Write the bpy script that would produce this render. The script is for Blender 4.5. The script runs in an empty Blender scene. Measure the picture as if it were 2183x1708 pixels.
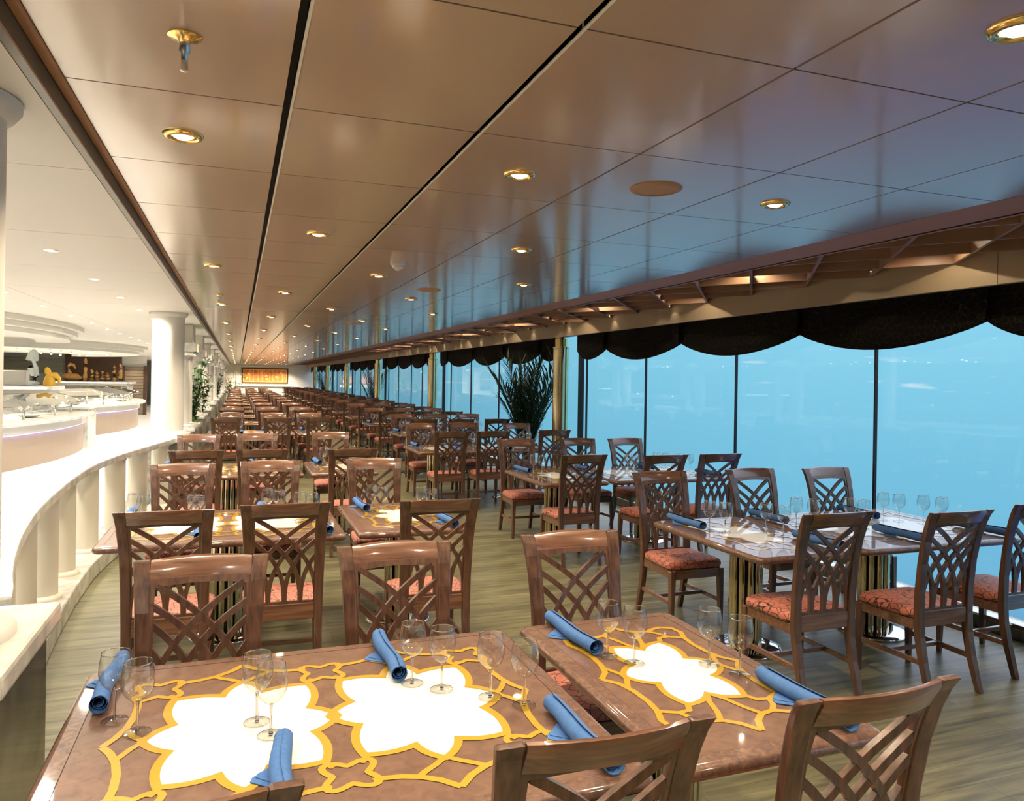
import bpy, bmesh, math, random
from mathutils import Vector, Matrix
random.seed(7)
PI = math.pi
S = bpy.context.scene
C = S.collection

# ------------------------------------------------------------------ camera
IMG_W = 2183.0
cam_d = bpy.data.cameras.new('camera')
cam_d.sensor_fit = 'HORIZONTAL'
cam_d.sensor_width = 36.0
cam_d.lens = 36.0 * 1600.0 / IMG_W
cam_d.shift_x = 0.0
cam_d.shift_y = (810.6 - 854.0) / IMG_W
cam_d.clip_start = 0.05
cam_d.clip_end = 500
cam = bpy.data.objects.new('camera', cam_d)
C.objects.link(cam)
cam.matrix_world = (Matrix.Translation((0, 0, 1.75)) @ Matrix.Rotation(-math.radians(20.05), 4, 'Z')
                    @ Matrix.Rotation(PI / 2, 4, 'X') @ Matrix.Rotation(0.0155, 4, 'Z'))
S.camera = cam

# ------------------------------------------------------------------ exposure and sky
S.view_settings.view_transform = 'Standard'
S.view_settings.look = 'None'
S.view_settings.gamma = 1.0
S.view_settings.use_curve_mapping = False
S.view_settings.exposure = 0.0
cy = S.cycles
cy.max_bounces = 5; cy.diffuse_bounces = 2; cy.glossy_bounces = 2; cy.transmission_bounces = 4; cy.transparent_max_bounces = 8
cy.caustics_reflective = False; cy.caustics_refractive = False
SKY_GAIN = 1.0
LAMP_W = 110.0
BUFFET_W = 158.0

world = bpy.data.worlds.new('sea_sky')
S.world = world
world.use_nodes = True
nt = world.node_tree
nt.nodes.clear()
wo = nt.nodes.new('ShaderNodeOutputWorld')
bg = nt.nodes.new('ShaderNodeBackground')
tc = nt.nodes.new('ShaderNodeTexCoord')
sp = nt.nodes.new('ShaderNodeSeparateXYZ')
nt.links.new(tc.outputs['Generated'], sp.inputs[0])
rp = nt.nodes.new('ShaderNodeValToRGB')
mp = nt.nodes.new('ShaderNodeMapRange')
mp.inputs[1].default_value = -0.5
mp.inputs[2].default_value = 0.5
nt.links.new(sp.outputs['Z'], mp.inputs[0])
nt.links.new(mp.outputs[0], rp.inputs[0])
e = rp.color_ramp.elements
e[0].position = 0.0; e[0].color = (0.07, 0.13, 0.36, 1)
e[1].position = 1.0; e[1].color = (1.5, 1.65, 2.05, 1)
for pos, col in ((0.18, (0.10, 0.19, 0.53)), (0.275, (0.17, 0.48, 0.72)), (0.38, (0.19, 0.55, 0.77)), (0.46, (0.21, 0.595, 0.815)), (0.52, (0.24, 0.64, 0.86)), (0.59, (0.29, 0.69, 0.91)), (0.64, (0.85, 1.08, 1.32)), (0.74, (1.25, 1.42, 1.7))):
    q = e.new(pos); q.color = (*col, 1)
# small bright clouds strung out just above the sea
nz = nt.nodes.new('ShaderNodeTexNoise')
mpg = nt.nodes.new('ShaderNodeMapping')
mpg.inputs['Scale'].default_value = (7, 7, 60)
nt.links.new(tc.outputs['Generated'], mpg.inputs[0])
nt.links.new(mpg.outputs[0], nz.inputs['Vector'])
nz.inputs['Scale'].default_value = 2.2
nz.inputs['Detail'].default_value = 4
cr = nt.nodes.new('ShaderNodeMapRange')
cr.inputs[1].default_value = 0.64; cr.inputs[2].default_value = 0.74
nt.links.new(nz.outputs[0], cr.inputs[0])
band = nt.nodes.new('ShaderNodeMapRange')
band.interpolation_type = 'SMOOTHSTEP'
band.inputs[1].default_value = 0.045; band.inputs[2].default_value = 0.0
ab = nt.nodes.new('ShaderNodeMath'); ab.operation = 'SUBTRACT'; ab.inputs[1].default_value = 0.012
ab2 = nt.nodes.new('ShaderNodeMath'); ab2.operation = 'ABSOLUTE'
nt.links.new(sp.outputs['Z'], ab.inputs[0]); nt.links.new(ab.outputs[0], ab2.inputs[0]); nt.links.new(ab2.outputs[0], band.inputs[0])
mul = nt.nodes.new('ShaderNodeMath'); mul.operation = 'MULTIPLY'
nt.links.new(cr.outputs[0], mul.inputs[0]); nt.links.new(band.outputs[0], mul.inputs[1])
mul2 = nt.nodes.new('ShaderNodeMath'); mul2.operation = 'MULTIPLY'; mul2.inputs[1].default_value = 0.75
nt.links.new(mul.outputs[0], mul2.inputs[0])
mx = nt.nodes.new('ShaderNodeMix'); mx.data_type = 'RGBA'
nt.links.new(mul2.outputs[0], mx.inputs[0])
nt.links.new(rp.outputs[0], mx.inputs[6])
mx.inputs[7].default_value = (0.75, 0.88, 0.95, 1)
nt.links.new(mx.outputs[2], bg.inputs[0])
bg.inputs[1].default_value = SKY_GAIN
nt.links.new(bg.outputs[0], wo.inputs[0])

# ------------------------------------------------------------------ materials
MATS = {}
def newmat(name):
    m = bpy.data.materials.new(name); m.use_nodes = True
    MATS[name] = m
    return m, m.node_tree, m.node_tree.nodes['Principled BSDF']
def plain(name, col, rough=0.5, metal=0.0, coat=0.0, coat_rough=0.05, ior=1.5, spec=None):
    m, t, b = newmat(name)
    b.inputs['Base Color'].default_value = (*col, 1)
    b.inputs['Roughness'].default_value = rough
    b.inputs['Metallic'].default_value = metal
    b.inputs['Coat Weight'].default_value = coat
    b.inputs['Coat Roughness'].default_value = coat_rough
    b.inputs['IOR'].default_value = ior
    if spec is not None: b.inputs['Specular IOR Level'].default_value = spec
    return m
def noise_col(name, stops, scale=(1, 1, 1), nscale=5, detail=4, rough=0.5, coat=0.0, coat_rough=0.05, distort=0.0, space='Object', ior=1.5, bump=0.0, metal=0.0):
    m, t, b = newmat(name)
    tc = t.nodes.new('ShaderNodeTexCoord'); mp = t.nodes.new('ShaderNodeMapping')
    mp.inputs['Scale'].default_value = scale
    t.links.new(tc.outputs[space], mp.inputs[0])
    n = t.nodes.new('ShaderNodeTexNoise')
    n.inputs['Scale'].default_value = nscale; n.inputs['Detail'].default_value = detail; n.inputs['Distortion'].default_value = distort
    t.links.new(mp.outputs[0], n.inputs['Vector'])
    r = t.nodes.new('ShaderNodeValToRGB')
    el = r.color_ramp.elements
    el[0].position, el[0].color = stops[0][0], (*stops[0][1], 1)
    el[1].position, el[1].color = stops[-1][0], (*stops[-1][1], 1)
    for p, c in stops[1:-1]:
        q = el.new(p); q.color = (*c, 1)
    t.links.new(n.outputs[0], r.inputs[0]); t.links.new(r.outputs[0], b.inputs['Base Color'])
    b.inputs['Roughness'].default_value = rough
    b.inputs['Coat Weight'].default_value = coat; b.inputs['Coat Roughness'].default_value = coat_rough
    b.inputs['IOR'].default_value = ior; b.inputs['Metallic'].default_value = metal
    if bump:
        bu = t.nodes.new('ShaderNodeBump'); bu.inputs['Strength'].default_value = bump; bu.inputs['Distance'].default_value = 0.01
        t.links.new(n.outputs[0], bu.inputs['Height']); t.links.new(bu.outputs[0], b.inputs['Normal'])
    return m
def emis(name, col, strength):
    m, t, b = newmat(name)
    b.inputs['Base Color'].default_value = (0.8, 0.8, 0.8, 1)
    b.inputs['Emission Color'].default_value = (*col, 1)
    b.inputs['Emission Strength'].default_value = strength
    return m

wood = noise_col('chair_wood', [(0.3, (0.055, 0.024, 0.013)), (0.5, (0.10, 0.046, 0.026)), (0.7, (0.15, 0.070, 0.040))], (26, 26, 1.6), 2.2, 4, 0.36, 0.5, 0.14)
wood_cross_lit = noise_col('chair_wood_cross_grain_lit', [(0.3, (0.095, 0.040, 0.021)), (0.5, (0.165, 0.073, 0.039)), (0.7, (0.23, 0.105, 0.057))], (1.6, 26, 26), 2.2, 4, 0.34, 0.9, 0.12)  # cross grain, with the downlight on the rails put into a lighter colour
top_brown = noise_col('table_burl', [(0.3, (0.115, 0.056, 0.034)), (0.5, (0.155, 0.078, 0.048)), (0.72, (0.19, 0.10, 0.063))], (1, 1, 1), 26, 5, 0.5, 1.0, 0.03, 0.6)
edge_brown = noise_col('table_edge', [(0.3, (0.075, 0.036, 0.022)), (0.55, (0.16, 0.08, 0.05)), (0.8, (0.27, 0.14, 0.085))], (1, 1, 1), 38, 6, 0.45, 1.0, 0.05, 1.5)
inlay_white = plain('inlay_white', (0.93, 0.92, 0.87), 0.4, 0, 1.0, 0.03)
inlay_yellow = plain('inlay_yellow', (0.47, 0.285, 0.009), 0.45, 0, 1.0, 0.03)
brass = plain('polished_brass', (0.86, 0.62, 0.24), 0.12, 1.0)
pale_brass = noise_col('pale_brass_column', [(0.3, (0.62, 0.50, 0.26)), (0.7, (0.82, 0.72, 0.46))], (3, 3, 1), 3, 2, 0.16, metal=1.0)
tube_m = plain('pale_brass_tube', (0.62, 0.55, 0.36), 0.07, 1.0)
chrome = plain('chrome', (0.78, 0.79, 0.8), 0.06, 1.0)
steel = plain('brushed_steel', (0.75, 0.74, 0.70), 0.25, 1.0)
dark_metal = plain('dark_metal', (0.03, 0.03, 0.033), 0.4, 0.6)
black = plain('black_gap', (0.006, 0.005, 0.005), 0.8)
napkin_m = noise_col('napkin_blue', [(0.3, (0.045, 0.135, 0.36)), (0.7, (0.065, 0.175, 0.43))], (1, 1, 1), 60, 3, 0.85)
cream = plain('cream_plaster', (0.88, 0.83, 0.70), 0.55)
white_paint = plain('white_paint', (0.82, 0.79, 0.72), 0.5)
white_gloss = plain('white_lacquer', (0.86, 0.84, 0.80), 0.3, 0, 0.4, 0.1)
marble = noise_col('pale_marble', [(0.25, (0.40, 0.41, 0.37)), (0.48, (0.63, 0.62, 0.56)), (0.56, (0.71, 0.70, 0.63)), (0.75, (0.80, 0.79, 0.73))], (1, 1, 1), 4.5, 9, 0.22, 0.3, 0.08, 1.3)
grey_marble = noise_col('grey_marble', [(0.25, (0.20, 0.21, 0.18)), (0.5, (0.36, 0.37, 0.33)), (0.8, (0.52, 0.52, 0.47))], (1, 1, 1), 6, 9, 0.25, 0.3, 0.1, 1.5)
dark_marble = noise_col('dark_green_marble', [(0.3, (0.07, 0.075, 0.06)), (0.55, (0.13, 0.135, 0.115)), (0.8, (0.22, 0.22, 0.19))], (1, 1, 1), 5, 9, 0.2, 0.4, 0.06, 1.6)
tan_panel = plain('tan_panel', (0.33, 0.255, 0.185), 0.45)
brown_wall = noise_col('brown_wall', [(0.3, (0.105, 0.055, 0.033)), (0.7, (0.14, 0.075, 0.045))], (1, 1, 1), 3, 2, 0.5)
olive_shutter = plain('olive_shutter', (0.42, 0.40, 0.27), 0.45)
leaf = noise_col('leaf_green', [(0.3, (0.012, 0.035, 0.012)), (0.7, (0.035, 0.085, 0.025))], (1, 1, 1), 9, 3, 0.45)
leaf_light = noise_col('leaf_light_green', [(0.3, (0.04, 0.10, 0.02)), (0.7, (0.10, 0.21, 0.05))], (1, 1, 1), 9, 3, 0.5)
pot_m = plain('planter', (0.10, 0.08, 0.06), 0.5)
bread = noise_col('golden_crust', [(0.3, (0.62, 0.28, 0.06)), (0.7, (0.85, 0.50, 0.17))], (1, 1, 1), 14, 3, 0.5)
gold_paint = plain('gold_paint', (0.85, 0.50, 0.05), 0.35)
ice = plain('pale_ice', (0.70, 0.78, 0.76), 0.15)
beige_beam = plain('beige_beam', (0.42, 0.33, 0.22), 0.45)
brown_beam = plain('brown_beam', (0.40, 0.20, 0.085), 0.55)
speaker_m = plain('speaker_beige', (0.42, 0.27, 0.18), 0.75)
slat_m = plain('lattice_slat', (0.33, 0.19, 0.115), 0.4)
dark_strip = plain('dark_bronze_strip', (0.10, 0.085, 0.055), 0.4)
frame_wood = plain('dark_frame', (0.10, 0.05, 0.03), 0.4)
bulb = emis('lit_bulb', (1.0, 0.88, 0.66), 26.0)
bulb_soft = emis('lit_small_bulb', (1.0, 0.88, 0.66), 14.0)
for m_ in (bulb, bulb_soft): m_.cycles.emission_sampling = 'NONE'
led = emis('violet_led', (0.36, 0.30, 1.0), 10.0)
glow_panel = emis('lit_panel', (1.0, 0.83, 0.52), 0.9)
back_light = emis('lit_cream_strip', (1.0, 0.9, 0.72), 2.6)

# ceiling: lacquered metal panels that mirror the windows at a slant
ceil_m, t, b = newmat('ceiling_lacquer')
b.inputs['Base Color'].default_value = (0.47, 0.32, 0.215, 1)
b.inputs['Roughness'].default_value = 0.42
b.inputs['Coat Weight'].default_value = 1.0
b.inputs['Coat Roughness'].default_value = 0.125
b.inputs['Coat IOR'].default_value = 1.62

# floor: olive wood plank, grain across the room
floor_m, t, b = newmat('floor_planks')
tcn = t.nodes.new('ShaderNodeTexCoord'); mp = t.nodes.new('ShaderNodeMapping')
mp.inputs['Scale'].default_value = (1.1, 15, 1)
t.links.new(tcn.outputs['Object'], mp.inputs[0])
n = t.nodes.new('ShaderNodeTexNoise'); n.inputs['Scale'].default_value = 1.6; n.inputs['Detail'].default_value = 7; n.inputs['Distortion'].default_value = 0.7
t.links.new(mp.outputs[0], n.inputs['Vector'])
r = t.nodes.new('ShaderNodeValToRGB'); el = r.color_ramp.elements
el[0].position, el[0].color = 0.3, (0.085, 0.080, 0.042, 1)
el[1].position, el[1].color = 0.72, (0.275, 0.255, 0.140, 1)
q = el.new(0.5); q.color = (0.175, 0.164, 0.088, 1)
t.links.new(n.outputs[0], r.inputs[0])
br = t.nodes.new('ShaderNodeTexBrick')
mpb = t.nodes.new('ShaderNodeMapping')
t.links.new(tcn.outputs['Object'], mpb.inputs[0])
t.links.new(mpb.outputs[0], br.inputs['Vector'])
br.inputs['Scale'].default_value = 1.0
br.inputs['Brick Width'].default_value = 1.25; br.inputs['Row Height'].default_value = 0.16
br.inputs['Mortar Size'].default_value = 0.0018
br.inputs['Color1'].default_value = (1, 1, 1, 1); br.inputs['Color2'].default_value = (0.72, 0.72, 0.70, 1); br.inputs['Mortar'].default_value = (0.45, 0.45, 0.42, 1)
mxn = t.nodes.new('ShaderNodeMix'); mxn.data_type = 'RGBA'; mxn.blend_type = 'MULTIPLY'; mxn.inputs[0].default_value = 1.0
t.links.new(r.outputs[0], mxn.inputs[6]); t.links.new(br.outputs[0], mxn.inputs[7])
t.links.new(mxn.outputs[2], b.inputs['Base Color'])
b.inputs['Roughness'].default_value = 0.36
b.inputs['Specular IOR Level'].default_value = 0.55

# seat fabric: terracotta with a dark crackle net
fabric, t, b = newmat('seat_fabric')
tcn = t.nodes.new('ShaderNodeTexCoord')
nn = t.nodes.new('ShaderNodeTexNoise'); nn.inputs['Scale'].default_value = 18
t.links.new(tcn.outputs['Object'], nn.inputs['Vector'])
ad = t.nodes.new('ShaderNodeMix'); ad.data_type = 'RGBA'; ad.blend_type = 'LINEAR_LIGHT'; ad.inputs[0].default_value = 0.006
t.links.new(tcn.outputs['Object'], ad.inputs[6]); t.links.new(nn.outputs[1], ad.inputs[7])
vo = t.nodes.new('ShaderNodeTexVoronoi'); vo.feature = 'DISTANCE_TO_EDGE'; vo.inputs['Scale'].default_value = 23
t.links.new(ad.outputs[2], vo.inputs['Vector'])
r = t.nodes.new('ShaderNodeValToRGB'); el = r.color_ramp.elements
el[0].position, el[0].color = 0.028, (0.022, 0.010, 0.010, 1)
el[1].position, el[1].color = 0.05, (0.50, 0.155, 0.095, 1)
t.links.new(vo.outputs['Distance'], r.inputs[0]); t.links.new(r.outputs[0], b.inputs['Base Color'])
b.inputs['Roughness'].default_value = 0.6
b.inputs['Sheen Weight'].default_value = 0.15

# swag curtain: near black with sparse gold crackle threads
swag_m, t, b = newmat('swag_fabric')
tcn = t.nodes.new('ShaderNodeTexCoord')
vo = t.nodes.new('ShaderNodeTexVoronoi'); vo.feature = 'DISTANCE_TO_EDGE'; vo.inputs['Scale'].default_value = 20
t.links.new(tcn.outputs['Object'], vo.inputs['Vector'])
r = t.nodes.new('ShaderNodeValToRGB'); el = r.color_ramp.elements
el[0].position, el[0].color = 0.012, (0.035, 0.023, 0.009, 1)
el[1].position, el[1].color = 0.03, (0.0025, 0.0022, 0.0022, 1)
t.links.new(vo.outputs['Distance'], r.inputs[0]); t.links.new(r.outputs[0], b.inputs['Base Color'])
b.inputs['Roughness'].default_value = 0.8
b.inputs['Specular IOR Level'].default_value = 0.15

# thin clear glass: mirror-like only at a slant (Schlick on the facing angle, same from both sides)
def thin_glass(name, f0, f1, power, tint, rough):
    m = bpy.data.materials.new(name); m.use_nodes = True; MATS[name] = m
    t = m.node_tree; t.nodes.clear()
    o_ = t.nodes.new('ShaderNodeOutputMaterial'); mxs = t.nodes.new('ShaderNodeMixShader')
    tr = t.nodes.new('ShaderNodeBsdfTransparent'); gl = t.nodes.new('ShaderNodeBsdfGlossy'); lw = t.nodes.new('ShaderNodeLayerWeight')
    gl.inputs['Roughness'].default_value = rough; tr.inputs['Color'].default_value = (*tint, 1); lw.inputs['Blend'].default_value = 0.5
    pw = t.nodes.new('ShaderNodeMath'); pw.operation = 'POWER'; pw.inputs[1].default_value = power
    mr = t.nodes.new('ShaderNodeMapRange'); mr.inputs[3].default_value = f0; mr.inputs[4].default_value = f1
    t.links.new(lw.outputs['Facing'], pw.inputs[0]); t.links.new(pw.outputs[0], mr.inputs[0]); t.links.new(mr.outputs[0], mxs.inputs[0])
    t.links.new(tr.outputs[0], mxs.inputs[1]); t.links.new(gl.outputs[0], mxs.inputs[2]); t.links.new(mxs.outputs[0], o_.inputs[0])
    return m
pane_m = thin_glass('window_glass', 0.02, 0.7, 5.0, (0.99, 1.0, 1.0), 0.0)
bowl_m = thin_glass('thin_glass', 0.10, 0.95, 2.6, (0.95, 0.96, 0.95), 0.02)
rim_m = thin_glass('glass_rim', 0.45, 0.95, 1.0, (0.95, 0.96, 0.95), 0.08)
stem_m, t, b = newmat('solid_glass')
b.inputs['Base Color'].default_value = (0.97, 0.98, 0.97, 1)
b.inputs['Transmission Weight'].default_value = 1.0; b.inputs['Roughness'].default_value = 0.0; b.inputs['IOR'].default_value = 1.45

# ------------------------------------------------------------------ mesh helpers
class MB:
    def __init__(self): self.v = []; self.f = []; self.m = []; self.mats = []; self.smooth = []
    def mi(self, mat):
        if mat not in self.mats: self.mats.append(mat)
        return self.mats.index(mat)
    def add(self, verts, faces, mat, smooth=False):
        o = len(self.v); self.v += [tuple(p) for p in verts]; k = self.mi(mat)
        for f in faces: self.f.append([i + o for i in f]); self.m.append(k); self.smooth.append(smooth)
    def box(self, x0, x1, y0, y1, z0, z1, mat):
        self.add([(x0, y0, z0), (x1, y0, z0), (x1, y1, z0), (x0, y1, z0), (x0, y0, z1), (x1, y0, z1), (x1, y1, z1), (x0, y1, z1)],
                 [(0, 3, 2, 1), (4, 5, 6, 7), (0, 1, 5, 4), (1, 2, 6, 5), (2, 3, 7, 6), (3, 0, 4, 7)], mat)
    def prism(self, poly, z0, z1, mat, smooth=False):
        n = len(poly)
        self.add([(x, y, z0) for x, y in poly] + [(x, y, z1) for x, y in poly],
                 [list(range(n))[::-1], list(range(n, 2 * n))], mat)
        self.add([(x, y, z0) for x, y in poly] + [(x, y, z1) for x, y in poly],
                 [(i, (i + 1) % n, n + (i + 1) % n, n + i) for i in range(n)], mat, smooth)
    def loops(self, loops, mat, cap0=True, cap1=True, closed=True, smooth=True):
        n = len(loops[0]); vs = [p for l in loops for p in l]; fs = []
        for a in range(len(loops) - 1):
            for i in range(n if closed else n - 1):
                j = (i + 1) % n
                fs.append((a * n + i, a * n + j, (a + 1) * n + j, (a + 1) * n + i))
        self.add(vs, fs, mat, smooth)
        if cap0: self.add(loops[0], [list(range(n))[::-1]], mat)
        if cap1: self.add(loops[-1], [list(range(n))], mat)
    def lathe(self, prof, mat, seg=20, c=(0, 0, 0), cap0=False, cap1=False, smooth=True):
        L = [[(c[0] + r * math.cos(2 * PI * i / seg), c[1] + r * math.sin(2 * PI * i / seg), c[2] + z) for i in range(seg)] for r, z in prof]
        self.loops(L, mat, cap0, cap1, True, smooth)
    def tube(self, path, r, mat, seg=8, caps=True):
        path = [Vector(p) for p in path]; L = []
        rr = r if isinstance(r, (list, tuple)) else [r] * len(path)
        up = Vector((0, 0, 1))
        for i, p in enumerate(path):
            d = (path[min(i + 1, len(path) - 1)] - path[max(i - 1, 0)]).normalized()
            a = d.cross(up)
            if a.length < 1e-3: a = d.cross(Vector((0, 1, 0)))
            a.normalize(); bb = a.cross(d)
            L.append([tuple(p + rr[i] * (a * math.cos(2 * PI * k / seg) + bb * math.sin(2 * PI * k / seg))) for k in range(seg)])
        self.loops(L, mat, caps, caps)
    def rect_sweep(self, path, mat):  # (x,y,z,wx,wy): rectangular sections stacked along z
        L = []
        for x, y, z, a, b_ in path:
            L.append([(x - a / 2, y - b_ / 2, z), (x + a / 2, y - b_ / 2, z), (x + a / 2, y + b_ / 2, z), (x - a / 2, y + b_ / 2, z)])
        self.loops(L, mat, smooth=False)
    def mesh(self, name, bevel=0.0, seg=1):
        me = bpy.data.meshes.new(name)
        me.from_pydata(self.v, [], self.f)
        for m_ in self.mats: me.materials.append(m_)
        me.polygons.foreach_set('material_index', self.m)
        me.polygons.foreach_set('use_smooth', self.smooth)
        bm = bmesh.new(); bm.from_mesh(me)
        bmesh.ops.remove_doubles(bm, verts=bm.verts, dist=1e-5)
        bmesh.ops.recalc_face_normals(bm, faces=bm.faces)
        if bevel:
            ed = [x for x in bm.edges if len(x.link_faces) == 2 and x.calc_face_angle(0) > 0.7]
            bmesh.ops.bevel(bm, geom=ed, offset=bevel, segments=seg, affect='EDGES', profile=0.6, clamp_overlap=True)
        bm.to_mesh(me); bm.free(); me.update()
        return me
def auto_smooth(me, ang=0.7):
    for p in me.polygons: p.use_smooth = True
    bm = bmesh.new(); bm.from_mesh(me)
    for x in bm.edges:
        x.smooth = not (len(x.link_faces) == 2 and x.calc_face_angle(0) > ang)
    bm.to_mesh(me); bm.free()
    return me
def put(name, me, parent=None, loc=(0, 0, 0), rz=0, label=None, cat=None, group=None, kind=None):
    o = bpy.data.objects.new(name, me); C.objects.link(o)
    o.location = loc; o.rotation_euler = (0, 0, rz)
    if parent: o.parent = parent
    if label: o['label'] = label
    if cat: o['category'] = cat
    if group: o['group'] = group
    if kind: o['kind'] = kind
    return o
def build(name, mb, parent=None, bevel=0.0, seg=1, smooth=None, **k):
    me = mb.mesh(name, bevel, seg)
    if smooth is not None: auto_smooth(me, smooth)
    return put(name, me, parent, **k)
def thing(name, parts, loc, rz, label, cat, group=None):
    """an Empty at the thing's base; parts = [(name, mesh, [sub-parts], label)] sharing mesh data between copies"""
    r = put(name, None, None, loc, rz, label, cat, group)
    r.empty_display_size = 0.1
    for p in parts:
        c = put(p[0], p[1], r)
        if len(p) > 3 and p[3]: c['label'] = p[3]
        for q in (p[2] if len(p) > 2 and p[2] else []): put(q[0], q[1], c)
    return r
def struct(name, mb, parent=None, bevel=0.0, **k):
    o = build(name, mb, parent, bevel, **k)
    if not parent: o['kind'] = 'structure'
    return o
ORD = ['first', 'second', 'third', 'fourth', 'fifth', 'sixth', 'seventh', 'eighth', 'ninth', 'tenth', 'eleventh', 'twelfth', 'thirteenth', 'fourteenth', 'fifteenth', 'sixteenth',
       'seventeenth', 'eighteenth', 'nineteenth', 'twentieth', 'twenty-first', 'twenty-second', 'twenty-third', 'twenty-fourth']

# ------------------------------------------------------------------ room shell
ZC = 2.62          # dining ceiling
ZW = 2.555         # buffet ceiling
YF, YB = 57.0, -5.0
XG = 5.2           # window glass
XT = 3.65          # edge of the flat ceiling, lattice beyond
XL = -11.0

mb = MB(); mb.box(XL, XG + 0.1, YB, YF, -0.1, 0, floor_m); struct('floor', mb)
mb = MB(); mb.box(XL, -1.42, YB, YF, 0.0, 0.012, white_gloss); o = struct('floor_buffet', mb)

# dining ceiling: panels with open joints, dark void above
XS = [-0.494, 0.134, 0.779, 1.427, 2.079, 2.745, 3.31, XT]
GAP = [0.004, 0.011, 0.007, 0.005, 0.005, 0.004, 0.003, 0.0]
Y0, DY = 2.527 - 8 * 0.844, 0.844
mb = MB()
ys = [Y0 + k * DY for k in range(0, 74) if Y0 + k * DY < YF + 0.5]
for i in range(len(XS) - 1):
    x0, x1 = XS[i] + GAP[i], XS[i + 1] - GAP[i + 1]
    for j in range(len(ys) - 1):
        g = 0.0035
        if i == 6: continue
        mb.box(x0, x1, ys[j] + g, min(ys[j + 1], YF) - g, ZC, ZC + 0.03, ceil_m)
for k in range(9):
    mb.box(XS[6] + 0.003, XT, YB + k * 7.0, min(YB + (k + 1) * 7.0 - 0.003, YF), ZC, ZC + 0.03, brown_beam)
mb.box(XS[0], XT, YB, YF, ZC + 0.032, ZC + 0.06, black)
struct('ceiling', mb)
# pale lips beside the two wide joints
for nm, x in (('trim_1', XS[1] + GAP[1]), ('trim_2', XS[2] + GAP[2])):
    mb = MB(); mb.box(x, x + 0.008, YB, YF, ZC - 0.004, ZC + 0.02, cream); struct(nm, mb)
# edge strip between the two ceilings
mb = MB(); mb.box(XS[0] - 0.03, XS[0] + 0.002, YB, YF, ZC - 0.006, ZC + 0.03, brown_beam)
mb.box(XS[0] - 0.06, XS[0] - 0.03, YB, YF, ZW - 0.002, ZC + 0.05, dark_strip); struct('trim_3', mb, bevel=0.003)
# buffet ceiling
mb = MB()
yy = [3.37 - 1.575 * 5 + 1.575 * k for k in range(42)]
for a, b2 in ((XS[0] - 0.062, -2.05), (-2.055, -4.4), (-4.405, XL)):
    for j in range(len(yy) - 1):
        if yy[j] > YF: break
        mb.box(b2, a, yy[j] + 0.003, min(yy[j + 1], YF) - 0.003, ZW, ZW + 0.03, white_paint)
mb.box(XL, XS[0] - 0.062, YB, YF, ZW + 0.032, ZW + 0.06, black)
struct('ceiling_buffet', mb)
# lattice cove above the windows
XFAS = 4.75
mb = MB(); mb.box(XT, XG + 0.12, YB, YF, 2.86, 2.9, brown_wall); mb.box(XT - 0.02, XT, YB, YF, ZC, 2.9, brown_beam)
struct('ceiling_cove', mb)
mb = MB(); mb.box(XT, XT + 0.02, YB, YF, ZC - 0.004, ZC + 0.10, slat_m); struct('trim_4', mb)
mb = MB()
for k in range(int((YF - YB) / 4.3) + 1):
    a = YB + k * 4.3; mb.box(XFAS, XFAS + 0.05, a, min(a + 4.296, YF), 2.44, 2.80, beige_beam)
mb.box(XFAS + 0.05, XG + 0.1, YB, YF, 2.52, 2.56, beige_beam)
struct('trim_5', mb)
# diamond lattice
mb = MB()
def slat(x0, y0, x1, y1):
    d = Vector((x1 - x0, y1 - y0)).normalized(); nx, ny = -d.y * 0.011, d.x * 0.011
    mb.prism([(x0 - nx, y0 - ny), (x1 - nx, y1 - ny), (x1 + nx, y1 + ny), (x0 + nx, y0 + ny)], ZC, ZC + 0.085, slat_m)
W_L = XFAS - XT
for k in range(-8, 90):
    y = 3.25 + 0.745 * k
    if y + 1.45 > YF or y < YB - 1.0: continue
    slat(XT, y, XFAS, y + 1.42)
    slat(XT, y + 1.42 - 0.08, XFAS, y - 0.08)
struct('trim_lattice', mb)
# end and side walls
mb = MB(); mb.box(XL, XG + 0.1, YF, YF + 0.12, 0, 2.9, white_paint); struct('wall_far', mb)
mb = MB(); mb.box(XL, XG + 0.1, YB - 0.12, YB, 0, 2.9, tan_panel); struct('wall_back', mb)
mb = MB(); mb.box(XL - 0.1, XL, YB, YF, 0, 2.9, white_paint); struct('wall_left', mb)
mb = MB(); mb.box(-1.4, XG - 0.06, YF - 0.03, YF, ZC - 0.12, ZC, white_paint); mb.box(-0.4, 3.9, YF - 0.06, YF, 2.42, 2.5, white_paint); struct('trim_6', mb)
# window kerb
mb = MB(); mb.box(XG - 0.10, XG + 0.10, YB, YF, 0, 0.09, dark_marble); mb.box(XG - 0.105, XG + 0.02, YB, YF, 0.09, 0.105, steel); struct('baseboard_right', mb)
mb = MB(); mb.box(XG - 0.02, XG + 0.10, YB, YF, 2.50, 2.9, beige_beam); struct('wall_right', mb)

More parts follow.
